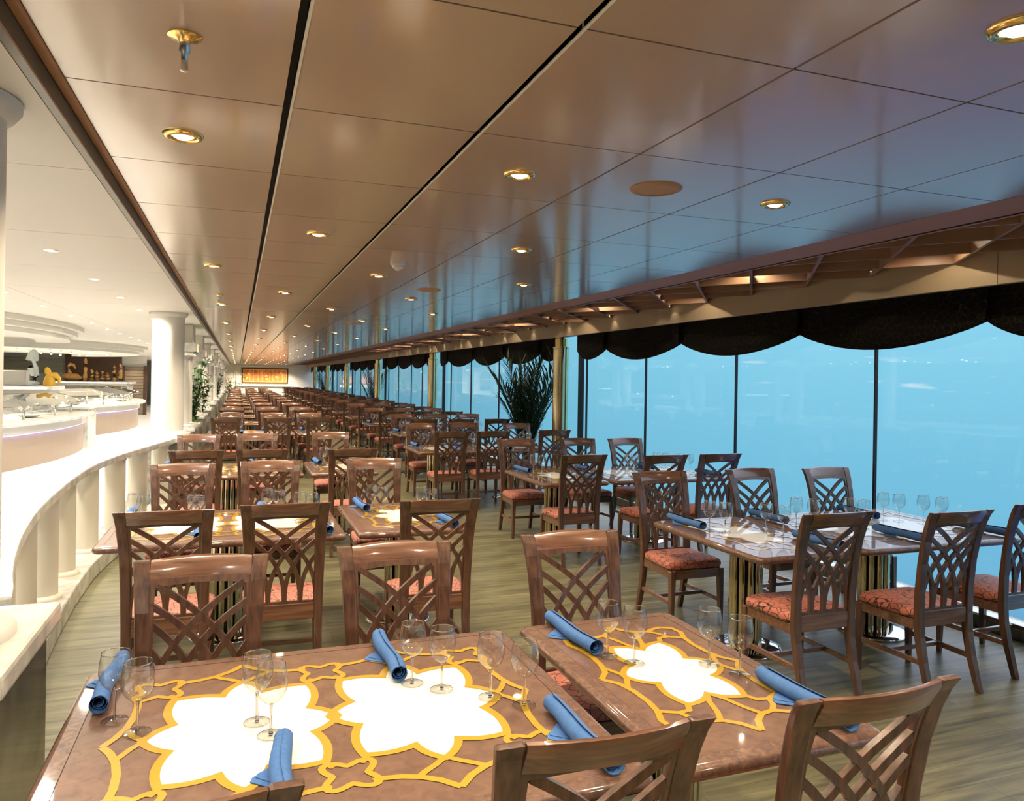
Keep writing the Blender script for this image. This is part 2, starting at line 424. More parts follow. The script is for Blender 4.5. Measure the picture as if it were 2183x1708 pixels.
# window bays: pane, mullions
COLS = [-5.75, 2.75, 11.2, 19.75, 28.2, 36.8, 45.0, 52.7]
wn = 0
for i, c in enumerate(COLS):
    y0 = max(c, YB); y1 = COLS[i + 1] if i + 1 < len(COLS) else YF
    mb = MB(); mb.box(XG, XG + 0.012, y0, y1, 0.105, 2.5, pane_m)
    wn += 1
    w = struct('window_%d' % wn, mb)
    offs = [2.27, 4.21, 6.17, 8.0] if i == 1 else [2.3, 3.8, 5.83, 7.6]
    if i == 0: offs = [2.3, 4.2, 6.2, 7.9]
    for q, d in enumerate(offs):
        if c + d < y0 + 0.05 or c + d > y1: continue
        mb = MB(); mb.box(XG - 0.03, XG - 0.001, c + d - 0.008, c + d + 0.008, 0.105, 2.5, dark_metal)
        build('mullion', mb, w)
    mb = MB(); mb.box(XG - 0.06, XG - 0.001, c - 0.32, c - 0.22, 0.105, 2.5, dark_metal)
    if c - 0.3 > YB: build('mullion', mb, w)

# gold mirrored columns
for i, c in enumerate(COLS):
    if c < YB: continue
    t_ = put('gold_column', None, None, (4.93, c, 0), 0, ('gold mirrored window column, %s from the camera' % ORD[i - 2]) if i > 1 else 'gold mirrored window column beyond the right edge of the picture', 'column', 'gold window columns')
    mb = MB(); mb.lathe([(0.128, 0.0), (0.128, 2.27), (0.136, 2.275), (0.136, 2.30)], pale_brass, 24, cap0=True, cap1=True); build('shaft', mb, t_, smooth=0.6)
    mb = MB(); mb.lathe([(0.10, 2.30), (0.10, 2.439)], brass, 24, cap0=True, cap1=True); build('neck', mb, t_, smooth=0.6)
    mb = MB(); mb.lathe([(0.155, 0.0), (0.155, 0.05), (0.13, 0.07)], brass, 24); build('base_ring', mb, t_, smooth=0.6)

# swag valances
def swag_mesh(y0, y1, zt, zc, zb):
    m_ = MB(); NY, NZ = 14, 12; L = []
    for a in range(NZ + 1):
        v_ = a / NZ; row = []
        for b_ in range(NY + 1):
            u = b_ / NY; s_ = math.sin(PI * u)
            bot = zc + (zb - zc) * (s_ ** 0.85)
            z = zt + (bot - zt) * v_
            x = 0.035 * s_ * (0.35 + 0.65 * v_) + 0.014 * math.sin(v_ * 26) * s_ * v_
            row.append((-x, y0 + (y1 - y0) * u, z))
        L.append(row)
    m_.loops(L, swag_m, False, False, False, True)
    back = [[(p[0] + 0.02, p[1], p[2]) for p in l] for l in L]
    m_.loops(back, swag_m, False, False, False, True)
    m_.loops([L[-1], back[-1]], swag_m, False, False, False, True)
    m_.loops([L[0], back[0]], swag_m, False, False, False, True)
    return m_
BAYCUSP = {0: [-4.2, -2.2, -0.2, 1.5], 1: [3.88, 5.79, 7.83, 9.8], 2: [12.32, 14.23, 16.28, 18.49]}
for i, c in enumerate(COLS):
    if i == 0: continue
    y0 = c + (0.12 if i > 1 else 0.2); y1 = (COLS[i + 1] - 0.42) if i + 1 < len(COLS) else YF - 0.05
    cus = BAYCUSP.get(i, [c + 1.12, c + 3.05, c + 5.1, c + 7.2])
    cus = [q for q in cus if y0 + 0.2 < q < y1 - 0.2]
    t_ = put('swag_valance', None, None, (5.02, (y0 + y1) / 2, 2.06), 0, 'black scalloped swag valance over the %s window bay from the camera' % ORD[i - 1], 'curtain', 'black swag valances')
    pts = [y0] + cus + [y1]; yc = (y0 + y1) / 2
    for a in range(len(pts) - 1):
        half = a in (0, len(pts) - 2)
        m_ = swag_mesh(pts[a] - yc, pts[a + 1] - yc, 2.515 - 2.06, 2.225 - 2.06, (2.05 if not half else 2.08) - 2.06)
        build('swag', m_, t_)
    for q in cus:
        m_ = MB()
        m_.rect_sweep([(-0.03, q - yc, 0.455, 0.02, 0.06), (-0.045, q - yc, 0.28, 0.03, 0.10), (-0.04, q - yc, 0.168, 0.02, 0.05)], swag_m)
        build('gathered_tail', m_, t_)

# ------------------------------------------------------------------ ceiling fittings
def lamp_light(parent, loc, watts, col, angle=128, r=0.05, blend=0.7, name='lamp_light'):
    d = bpy.data.lights.new(name, 'SPOT'); d.energy = watts; d.color = col; d.spot_size = math.radians(angle); d.spot_blend = blend; d.shadow_soft_size = r
    o = bpy.data.objects.new(name, d); C.objects.link(o); o.location = loc; o.parent = parent
    return o
WARM = (1.0, 0.80, 0.56)
mb = MB(); mb.lathe([(0.040, 0.012), (0.043, -0.006), (0.052, -0.014), (0.064, -0.010), (0.071, 0.0), (0.071, 0.004)], brass, 28); dl_trim = auto_smooth(mb.mesh('trim_ring'), 1.2)
mb = MB(); mb.lathe([(0.0005, -0.016), (0.02, -0.014), (0.034, -0.006), (0.041, 0.006)], bulb, 20); dl_bulb = auto_smooth(mb.mesh('bulb'), 1.2)
rows = [(-0.2, 2.97), (0.443, 4.68), (1.104, 2.97), (1.76, 4.68), (2.42, 2.97)]
colname = ['beside the buffet', 'second from the buffet', 'in the middle', 'second from the windows', 'nearest the windows']
for ci, (x, y0) in enumerate(rows):
    n_ = 0
    for k in range(-2, 16):
        y = y0 + 3.39 * k
        if y < -1.2 or y > YF - 1: continue
        if y > 0: n_ += 1; lab = 'gold-rimmed ceiling downlight, %s away in the row %s' % (ORD[n_ - 1], colname[ci])
        else: lab = 'gold-rimmed ceiling downlight behind the camera, row %s, spot %d' % (colname[ci], k + 3)
        r_ = thing('downlight', [('trim_ring', dl_trim), ('bulb', dl_bulb)], (x, y, ZC), 0, lab, 'ceiling light', 'gold-rimmed dining downlights')
        lamp_light(r_, (0, 0, -0.03), LAMP_W, WARM)
for k, x in enumerate((-.2, .75, 1.83, 2.9, 3.2)):  # extra wall-wash row, added to brighten the far wall
    r_ = thing('downlight', [('trim_ring', dl_trim), ('bulb', dl_bulb)], (x, 55.9, ZC), 0, 'added gold-rimmed wall-wash downlight close to the far wall, %s from the left' % ORD[k], 'ceiling light', 'gold-rimmed dining downlights')
    lamp_light(r_, (0, 0, -0.03), 280, WARM)
# loudspeakers, smoke alarm, sprinklers
mb = MB(); mb.lathe([(0.0005, -0.006), (0.085, -0.008)], speaker_m, 28); sp_g = auto_smooth(mb.mesh('grille'))
mb = MB(); mb.lathe([(0.086, -0.009), (0.10, -0.012), (0.114, -0.006), (0.118, 0.0)], speaker_m, 28); sp_r = auto_smooth(mb.mesh('rim'))
for i, (x, y) in enumerate([(1.75, 2.95), (1.74, 7.18), (1.74, 12.2)]):
    thing('ceiling_speaker', [('rim', sp_r), ('grille', sp_g)], (x, y, ZC), 0, 'round beige loudspeaker flush in the blue-lit ceiling, %s from the camera' % ORD[i], 'loudspeaker', 'flush ceiling loudspeakers')
t_ = put('smoke_detector', None, None, (1.097, 5.51, ZC), 0, 'white round smoke detector hanging from the ceiling', 'smoke detector')
mb = MB(); mb.lathe([(0.055, 0), (0.055, -0.03), (0.05, -0.035)], white_gloss, 24, cap0=True); build('base', mb, t_, smooth=0.7)
mb = MB(); mb.lathe([(0.0005, -0.075), (0.018, -0.07), (0.022, -0.06), (0.04, -0.055), (0.045, -0.036)], white_gloss, 24); build('sensor_head', mb, t_, smooth=0.9)
for (x, y), lb in zip([(-0.141, 2.1), (-0.2, 8.65)], ['brass fire sprinkler head hanging from the ceiling nearest the camera', 'dark fire sprinkler head hanging from the ceiling farther down the room']):
    t_ = put('sprinkler', None, None, (x, y, ZC), 0, lb, 'sprinkler')
    mb = MB(); mb.lathe([(0.042, 0), (0.042, -0.004), (0.02, -0.012), (0.012, -0.02)], brass, 20); build('escutcheon', mb, t_, smooth=0.9)
    mb = MB(); mb.lathe([(0.012, -0.012), (0.014, -0.04), (0.0085, -0.045), (0.0085, -0.085), (0.011, -0.09), (0.0005, -0.092)], steel, 14); build('nozzle', mb, t_, smooth=0.9)
# cove spots behind the lattice
mb = MB(); mb.lathe([(0.025, 0.03), (0.028, 0.0), (0.02, -0.004)], brass, 14, cap0=True); cs_c = auto_smooth(mb.mesh('lamp_can'))
mb = MB(); mb.lathe([(0.0005, -0.001), (0.019, 0.0)], bulb_soft, 14); cs_b = mb.mesh('bulb')
for k in range(-2, 36):
    y = 4.59 + 1.475 * k
    if y > YF - 0.5: break
    lab = 'small spotlight set in the lattice cove, %s from the camera' % ORD[k + 2] if k + 2 < 24 else 'tiny spotlight in the distant lattice cove'
    r_ = thing('cove_spotlight', [('lamp_can', cs_c), ('bulb', cs_b)], (XFAS - 0.07, y, 2.655), 0, lab, 'ceiling light', 'lattice cove spotlights')
    if y < 24: lamp_light(r_, (0, 0, -0.01), 1.5, (1.0, 0.84, 0.6), 84, 0.006, 0.06)
    r2 = thing('cove_spotlight', [('lamp_can', cs_c), ('bulb', cs_b)], (4.05 + .3 * (k % 2), y + 0.7, 2.76), 0, lab.replace('small', 'inner small').replace('tiny', 'inner tiny'), 'ceiling light', 'lattice cove spotlights')
    if y < 24: lamp_light(r2, (0, 0, -0.01), 9.0, (1.0, 0.82, 0.56), 165, 0.012, 0.35)

# ------------------------------------------------------------------ dining chair
def post_path(s):
    P_ = [(0, .188, -.085, .034, .034), (.08, .187, -.062, .037, .036), (.2, .186, -.03, .041, .04), (.33, .186, -.006, .044, .042), (.44, .187, .0, .046, .042), (.6, .189, -.006, .048, .036),
          (.75, .192, -.022, .050, .031), (.88, .197, -.046, .053, .028), (.97, .202, -.072, .056, .027), (1.02, .206, -.092, .058, .027), (1.055, .211, -.114, .060, .026)]
    return [(s * x, y, z, a, b_) for z, x, y, a, b_ in P_]
def yback(z):
    T = [(0.44, 0.0), (.6, -.006), (.75, -.022), (.88, -.046), (.97, -.072), (1.02, -.092), (1.06, -.116)]
    for (a, ya), (b_, yb) in zip(T, T[1:]):
        if z <= b_: return ya + (yb - ya) * max(0, (z - a)) / (b_ - a)
    return T[-1][1]
def bow(x): return -0.044 * (1 - (x / 0.2) ** 2)
def chair_parts():
    parts = []
    for s in (-1, 1):
        m_ = MB(); m_.rect_sweep(post_path(s), wood); parts.append(('leg', m_.mesh('rear_leg_post', 0.006, 2)))
    for s in (-1, 1):
        m_ = MB(); m_.rect_sweep([(s * .205, .415, 0, .028, .028), (s * .203, .413, .2, .036, .036), (s * .2, .41, .36, .042, .042), (s * .2, .41, .42, .042, .042)], wood); parts.append(('leg', m_.mesh('front_leg', 0.004)))
    m_ = MB()
    m_.prism([(-.165, -.014), (.165, -.014), (.165, .012), (-.165, .012)], .385, .475, wood_cross_lit)
    m_.prism([(-.19, .398), (.19, .398), (.19, .422), (-.19, .422)], .36, .425, wood_cross_lit)
    for s in (-1, 1):
        m_.prism([(s * .178, .015), (s * .20, .015), (s * .212, .40), (s * .19, .40)], .365, .425, wood_cross_lit)
    parts.append(('seat_frame', m_.mesh('seat_frame', 0.003)))
    m_ = MB()
    for s in (-1, 1): m_.prism([(s * .178, -.02), (s * .196, -.02), (s * .208, .40), (s * .19, .40)], .175, .205, wood_cross_lit)
    m_.box(-.19, .19, .19, .212, .178, .203, wood_cross_lit)
    parts.append(('stretcher', m_.mesh('stretcher', 0.003)))
    # cushion
    m_ = MB(); n_ = 40; L = []
    def ring(g, z):
        out = []
        for i in range(n_):
            a = 2 * PI * i / n_; ca, sa = math.cos(a), math.sin(a)
            x = math.copysign(abs(ca) ** 0.28, ca); y = math.copysign(abs(sa) ** 0.28, sa)
            wy = .212 * g; wx = (.222 + .012 * y) * g
            out.append((x * wx, .213 + y * wy, z))
        return out
    for g, z in ((.93, .425), (.985, .432), (1.0, .446), (.992, .462), (.965, .474), (.9, .482), (.7, .49), (.4, .494), (.1, .495)): L.append(ring(g, z))
    m_.loops(L, fabric); parts.append(('seat_cushion', auto_smooth(m_.mesh('seat_cushion'), 1.2)))
    # top rail
    m_ = MB(); L = []
    for i in range(13):
        x = -.178 + .356 * i / 12; bo = bow(x) + 0.006
        sec = []
        for z, dy in ((.985, .012), (.982, -.010), (1.01, -.013), (1.04, -.014), (1.053, -.006), (1.055, .006), (1.046, .014), (1.01, .014)):
            sec.append((x, yback(z) + dy + bo, z + 0.006 * (1 - (x / .178) ** 2)))
        L.append(sec)
    m_.loops(L, wood_cross_lit); parts.append(('top_rail', auto_smooth(m_.mesh('top_rail'), 0.8)))
    # interlaced arches
    m_ = MB(); Wd = .345; z0, zt = .472, .988
    def D(t, s_=0): return 1.05 * (max(t, 0) ** 2.5) if s_ in (0.0, 1.0) else 1.2 * (max(t, 0) ** 2.6)
    for s0, dirs in ((0.0, (1,)), (.25, (-1, 1)), (.5, (-1, 1)), (.75, (-1, 1)), (1.0, (-1,))):
        for d in dirs:
            P_ = []
            for k in range(25):
                t_ = k / 24; u = s0 + d * D(t_, s0)
                if u < -0.02 or u > 1.02: break
                P_.append(((u - .5) * Wd, z0 + (zt - z0) * t_))
            if len(P_) < 3: continue
            F_, B_ = [], []
            for i, (x, z) in enumerate(P_):
                a = P_[max(i - 1, 0)]; b_ = P_[min(i + 1, len(P_) - 1)]
                dx, dz = b_[0] - a[0], b_[1] - a[1]; l = math.hypot(dx, dz); nx, nz = -dz / l, dx / l
                w_ = 0.0112 + 0.003 * max(0, 1 - i / 9)
                e_ = 0.0 if d > 0 else 0.0006
                yy_ = yback(z) + 0.004 + 0.35 * bow(x) * ((z - z0) / (zt - z0))
                F_.append([(x + nx * w_, yy_ + .0085 + e_, z + nz * w_), (x - nx * w_, yy_ + .0085 + e_, z - nz * w_), (x - nx * w_, yy_ - .0085 - e_, z - nz * w_), (x + nx * w_, yy_ - .0085 - e_, z + nz * w_)])
            m_.loops(F_, wood, smooth=False)
    for xa, xb, za, zb in ((-.168, .168, .960, .992), (-.168, .168, .470, .488), (-.176, -.160, .475, .99), (.160, .176, .475, .99)):
        F_ = []
        for k in range(9):
            if xb - xa > .1:
                x = xa + (xb - xa) * k / 8; zl, zh = za, zb
                b_ = .35 * bow(x) * ((zb - z0) / (zt - z0)) + .004
                if za > .9: zl = za + .012 * (1 - (x / .168) ** 2)
                F_.append([(x, yback(zl) + b_ - .0095, zl), (x, yback(zl) + b_ + .0095, zl), (x, yback(zh) + b_ + .0095, zh), (x, yback(zh) + b_ - .0095, zh)])
            else:
                z = za + (zb - za) * k / 8; y_ = yback(z) + .004 + .35 * bow(.168) * ((z - z0) / (zt - z0))
                F_.append([(xa, y_ - .0095, z), (xb, y_ - .0095, z), (xb, y_ + .0095, z), (xa, y_ + .0095, z)])
        m_.loops(F_, wood, smooth=False)
    parts.append(('back_lattice', m_.mesh('back_lattice')))
    return parts
CH = chair_parts()
def joined(parts, name):
    m_ = bmesh.new(); mats = []
    for p in parts:
        me = p[1]; off = {}
        for i, mt in enumerate(me.materials):
            if mt not in mats: mats.append(mt)
            off[i] = mats.index(mt)
        b_ = bmesh.new(); b_.from_mesh(me)
        for f in b_.faces: f.material_index = off.get(f.material_index, 0)
        tmp = bpy.data.meshes.new('t'); b_.to_mesh(tmp); b_.free(); m_.from_mesh(tmp); bpy.data.meshes.remove(tmp)
    me = bpy.data.meshes.new(name); m_.to_mesh(me); m_.free()
    for mt in mats: me.materials.append(mt)
    return me
CHAIR_ONE = joined(CH, 'dining_chair')

# ------------------------------------------------------------------ tables with inlaid flowers
def rrect(hx, hy, r, z, n_=5):
    out = []
    for cx, cy, a0 in ((hx - r, hy - r, 0), (-hx + r, hy - r, PI / 2), (-hx + r, -hy + r, PI), (hx - r, -hy + r, 1.5 * PI)):
        for k in range(n_ + 1):
            a = a0 + PI / 2 * k / n_; out.append((cx + r * math.cos(a), cy + r * math.sin(a), z))
    return out
def arc_pts(p, q, bulge, n_=8):
    (x0, y0), (x1, y1) = p, q; dx, dy = x1 - x0, y1 - y0; out = []
    for k in range(n_):
        u = k / n_; s_ = 4 * u * (1 - u) * bulge
        out.append((x0 + dx * u + dy * s_, y0 + dy * u - dx * s_))
    return out
def ribbon(m_, pts, w, z, mat, closed=False):
    m_.step = getattr(m_, 'step', 0) + 1; z = z + 0.000025 * m_.step
    n_ = len(pts); L = []; R_ = []
    for i, (x, y) in enumerate(pts):
        a = pts[(i - 1) % n_] if (closed or i > 0) else pts[i]; b_ = pts[(i + 1) % n_] if (closed or i < n_ - 1) else pts[i]
        d0 = Vector((x - a[0], y - a[1])); d1 = Vector((b_[0] - x, b_[1] - y))
        if d0.length < 1e-6: d0 = d1
        if d1.length < 1e-6: d1 = d0
        d0.normalize(); d1.normalize(); n0 = Vector((-d0.y, d0.x)); n1 = Vector((-d1.y, d1.x)); mm = (n0 + n1)
        if mm.length < 0.2: mm = n1
        mm.normalize(); k = w / 2 / max(0.5, mm.dot(n1))
        L.append((x + mm.x * k, y + mm.y * k, z)); R_.append((x - mm.x * k, y - mm.y * k, z))
    vs = L + R_; fs = []
    for i in range(n_ if closed else n_ - 1):
        j = (i + 1) % n_; fs.append((n_ + i, n_ + j, j, i))
    m_.add(vs, fs, mat)
def fill(m_, pts, z, mat, c):
    n_ = len(pts); m_.add([(x, y, z) for x, y in pts] + [(c[0], c[1], z)], [(i, (i + 1) % n_, n_) for i in range(n_)], mat)
def outline(keys, bul=0.16):
    out = []
    for i, p in enumerate(keys): out += arc_pts(p, keys[(i + 1) % len(keys)], bul)
    return out
ZI = 0.0006
def flower_big(m_, cx, cy, ends):
    """eight-lobed white flower in a yellow net; ends = which short sides carry the closing contour"""
    K = [(.25, 0), (.178, .078), (.193, .25), (.058, .236), (0, .33), (-.058, .236), (-.193, .25), (-.178, .078), (-.25, 0), (-.178, -.078), (-.193, -.25), (-.058, -.236), (0, -.33), (.058, -.236), (.193, -.25), (.178, -.078)]
    T = lambda l: [(cx + x, cy + y) for x, y in l]
    Kr = K[::-1]
    pts = outline(Kr, -0.095)
    fill(m_, T(pts), ZI, inlay_white, (cx, cy))
    yo = [(x * 1.0, y * 1.0) for x, y in pts]
    ribbon(m_, T([(x * (1 + .012 / max(.05, math.hypot(x, y))), y * (1 + .012 / max(.05, math.hypot(x, y)))) for x, y in yo]), .024, ZI * 1.6, inlay_yellow, True)
    z = ZI * 1.6
    for sy in (-1, 1):
        st = lambda l, w=.019: ribbon(m_, T([(x, sy * y) for x, y in l]), w, z, inlay_yellow)
        for sx in (-1, 1):
            f_ = lambda l: [(sx * x, y) for x, y in l]
            st(f_([(.19, .255), (.205, .285), (.215, .30)]))
            # outer contour from the corner knot to the tip
            st(f_([(.20, .395), (.175, .392), (.13, .398), (.085, .415), (.04, .445), (0, .49)]), .021)
            st(f_([(0, .335), (.03, .365), (.07, .395), (.088, .414)]))
    for kx in (-.25, .25):
        end = (kx < 0 and 'l' in ends) or (kx > 0 and 'r' in ends)
        for sy in (-1, 1):
            # four-lobed knot
            q = []
            for i in range(40):
                a = 2 * PI * i / 40; r_ = 0.062 + 0.019 * math.cos(4 * a + PI)
                q.append((cx + kx + r_ * 1.05 * math.cos(a), cy + sy * (.348 + r_ * 1.05 * math.sin(a))))
            if kx > 0 or end: ribbon(m_, q, .019, z, inlay_yellow, True)
        if end:
            sx = -1 if kx < 0 else 1
            for sy in (-1, 1):
                ribbon(m_, [(cx + sx * x, cy + sy * y) for x, y in [(.306, .31), (.298, .24), (.300, .17), (.312, .10), (.332, .045), (.358, 0)]], .021, z, inlay_yellow)
                ribbon(m_, [(cx + sx * x, cy + sy * y) for x, y in [(.255, 0), (.285, .035), (.315, .09)]], .019, z, inlay_yellow)
def flower_small(m_, cx, cy):
    K = [(.178, 0), (.10, .08), (.10, .25), (0, .195), (-.10, .25), (-.10, .08), (-.178, 0), (-.10, -.08), (-.10, -.25), (0, -.195), (.10, -.25), (.10, -.08)]
    T = lambda l: [(cx + x, cy + y) for x, y in l]
    pts = outline(K[::-1], -0.12)
    fill(m_, T(pts), ZI, inlay_white, (cx, cy)); z = ZI * 1.6
    ribbon(m_, T([(x * (1 + .011 / max(.05, math.hypot(x, y))), y * (1 + .011 / max(.05, math.hypot(x, y)))) for x, y in pts]), .022, z, inlay_yellow, True)
    for sx in (-1, 1):
        for sy in (-1, 1):
            st = lambda l, w=.019: ribbon(m_, T([(sx * x, sy * y) for x, y in l]), w, z, inlay_yellow)
            st([(.275, 0), (.235, .05), (.218, .12), (.214, .20), (.222, .27)], .021)
            st([(.11, .262), (.125, .295), (.165, .30), (.222, .27)])
            st([(.222, .27), (.245, .33), (.235, .385), (.19, .405), (.155, .395), (.12, .375)], .021)
            st([(.165, .30), (.15, .34), (.12, .375)])
            st([(.12, .375), (.07, .385), (.03, .42), (0, .475)], .021)
            st([(0, .205), (.03, .26), (.05, .33), (.075, .385)])
            st([(.185, 0), (.20, .04), (.222, .085)])
def table_parts(w, d, four):
    hx, hy = w / 2, d / 2
    m_ = MB(); L = []
    for ins, z in ((.03, -.045), (.012, -.042), (.003, -.033), (0, -.022), (.003, -.010), (.011, -.003), (.02, 0)): L.append(rrect(hx - ins, hy - ins, .035, z))
    m_.loops(L, edge_brown, True, False)
    m_.loops([L[-1], rrect(hx - .058, hy - .058, .012, 0)], edge_brown, False, False, smooth=False)
    m_.loops([rrect(hx - .058, hy - .058, .012, 0), rrect(hx - .060, hy - .060, .011, -.0008)], black, False, False, smooth=False)
    m_.add(rrect(hx - .060, hy - .060, .011, -.0008), [list(range(24))], top_brown)
    top = m_.mesh('tabletop')
    m_ = MB()
    if four:
        flower_big(m_, -.25, .0, 'l'); flower_big(m_, .25, .0, 'r')
    else: flower_small(m_, 0, .0)
    inl = m_.mesh('flower_inlay')
    for v_ in top.vertices: v_.co.z += 0.75
    for v_ in inl.vertices: v_.co.z += 0.7496
    m_ = MB(); R0 = .105
    for k in range(10):
        a = 2 * PI * k / 10; m_.lathe([(.022, .03), (.022, .68)], tube_m, 8, (R0 * .8 * math.cos(a), R0 * .8 * math.sin(a), 0))
    m_.lathe([(.072, .03), (.072, .68)], dark_metal, 16); ped = auto_smooth(m_.mesh('pedestal'), 0.9)
    m_ = MB(); m_.lathe([(.235, 0), (.238, .008), (.232, .018), (.20, .026), (.13, .032), (.0005, .033)], chrome, 36, cap0=True); base = auto_smooth(m_.mesh('base_plate'), 0.9)
    m_ = MB(); m_.box(-.2, .2, -.2, .2, .68, .704, dark_metal); sup = m_.mesh('support_plate', .004)
    return [('tabletop', top, [('flower_inlay', inl)]), ('pedestal', ped), ('support_plate', sup), ('base_plate', base)]
TBL = {}
def table(w, d, four):
    k = (round(w, 2), round(d, 2), four)
    if k not in TBL: TBL[k] = table_parts(*k)
    return TBL[k]

# ------------------------------------------------------------------ wine glass, napkin
def glass_parts():
    pr = [(0.0045, .088), (.010, .0895), (.022, .097), (.034, .110), (.0415, .126), (.0445, .143), (.0435, .162), (.0405, .180), (.0372, .197)]
    m_ = MB(); m_.lathe(pr, bowl_m, 24)
    m_.lathe([(.0372, .1962), (.0382, .1978), (.0372, .1994), (.0362, .1978), (.0370, .1962)], rim_m, 24)
    bowl_ = auto_smooth(m_.mesh('bowl'), 2.0)
    m_ = MB(); m_.lathe([(.0052, .0055), (.0040, .02), (.0036, .05), (.0042, .075), (.0058, .0875)], stem_m, 10, cap0=True, cap1=True); st = auto_smooth(m_.mesh('stem'), 1.0)
    m_ = MB(); m_.lathe([(.0362, .0008), (.0366, .0022), (.03, .0034), (.014, .0052), (.006, .0085)], bowl_m, 24)
    m_.lathe([(.0358, .0008), (.0368, .0012), (.0368, .0020), (.0358, .0026)], stem_m, 24)
    m_.lathe([(.0056, .0010), (.007, .0045), (.0055, .0090)], stem_m, 12, cap0=True, cap1=True); ft = auto_smooth(m_.mesh('foot'), 1.0)
    return [('bowl', bowl_), ('stem', st), ('foot', ft)]
GL = glass_parts()
GL_ONE = joined(GL, 'wine_glass')
def napkin_parts(seed):
    rnd = random.Random(seed); m_ = MB(); prof = []
    turns, n_ = 2.6, 46
    for k in range(n_):
        a = 2 * PI * turns * k / (n_ - 1); r_ = .008 + .0215 * (k / (n_ - 1)) ** 0.75
        prof.append((r_ * math.cos(a + 4.0), r_ * math.sin(a + 4.0)))
    L = []
    for j in range(9):
        y = -.195 + .39 * j / 8; bend = 0.006 * math.sin(j * 0.8 + seed); tap = 1.0 + 0.05 * math.sin(j * 1.3 + seed)
        L.append([(x * tap + bend, y + 0.010 * math.sin(k * 0.11), z * tap * .97 + .0298) for k, (x, z) in enumerate(prof)])
    m_.loops(L, napkin_m, False, False, False, True)
    inner = [[(x * .93, y, (z - .0298) * .93 + .0298) for x, y, z in l] for l in L]
    m_.loops(inner, napkin_m, False, False, False, True)
    m_.loops([L[0], inner[0]], napkin_m, False, False, False); m_.loops([L[-1], inner[-1]], napkin_m, False, False, False)
    roll = m_.mesh('roll'); auto_smooth(roll, 1.0)
    m_ = MB()
    m_.prism([(-.012, -.02), (-.075, .03), (-.07, .05), (-.01, .11)], .0008, .0035, napkin_m)
    m_.prism([(-.012, .0), (-.062, .045), (-.058, .06), (-.01, .10)], .0036, .0062, napkin_m)
    return [('roll', roll), ('corner_flap', m_.mesh('corner_flap', .0005))]
NAPS = [napkin_parts(s_) for s_ in range(3)]

# ------------------------------------------------------------------ seating layout
def place_chair(x, ytop, face, label, group, far=False):
    """face +1: sitter looks down the room, back towards the camera"""
    rz = 0 if face > 0 else PI
    oy = ytop + face * 0.098
    loc = (x, oy, 0)
    rz += random.uniform(-.035, .035)
    if far: put('dining_chair', CHAIR_ONE, None, loc, rz, label, 'chair', group)
    else: thing('dining_chair', CH, loc, rz, label, 'chair', group)
N4 = [(-.65, .42, .0), (.23, .38, .0), (-.165, -.345, .0), (.62, -.365, .03)]
G4 = [(-.60, .16), (-.53, .06), (.27, .16), (.35, .085), (-.215, .025), (-.18, -.07), (.48, -.02), (.56, -.11)]
N2 = [(-.21, .40, .04), (.235, -.37, .02)]
G2 = [(-.16, .18), (-.10, .09), (.15, 0), (.195, -.115)]
SEAT4 = ['far left', 'far right', 'near left', 'near right']
SEAT2 = ['far', 'near']
def dress(cx, cy, four, tname, detailed, sx=1.0, sy=1.0):
    for i, (nx, ny, a) in enumerate(N4 if four else N2):
        seat = (SEAT4 if four else SEAT2)[i]
        loc = (cx + nx * sx, cy + ny * sy, .7505)
        thing('rolled_napkin', NAPS[(i + int(cy)) % 3], loc, a + random.uniform(-.04, .04) + (PI if (i % 2 == 0) else 0) * 0,
              'rolled blue napkin at the %s place on the %s' % (seat, tname), 'napkin', 'rolled blue napkins')
    for i, (gx, gy) in enumerate(G4 if four else G2):
        seat = (SEAT4 if four else SEAT2)[i // 2]
        which = 'first' if i % 2 == 0 else 'second'
        loc = (cx + gx * sx, cy + gy * sy, .7507)
        lab = '%s wine glass at the %s place, %s' % ('left' if which == 'first' else 'right', seat, tname)
        if detailed: thing('wine_glass', GL, loc, random.uniform(0, 6), lab, 'wine glass', 'wine glasses')
        else: put('wine_glass', GL_ONE, None, loc, random.uniform(0, 6), lab, 'wine glass', 'wine glasses')
def place_table(x0, x1, y0, y1, four, label):
    w, d = x1 - x0, y1 - y0
    thing('dining_table', table(w, d, four), ((x0 + x1) / 2, (y0 + y1) / 2, 0), 0, label, 'table', 'glossy inlaid dining tables')

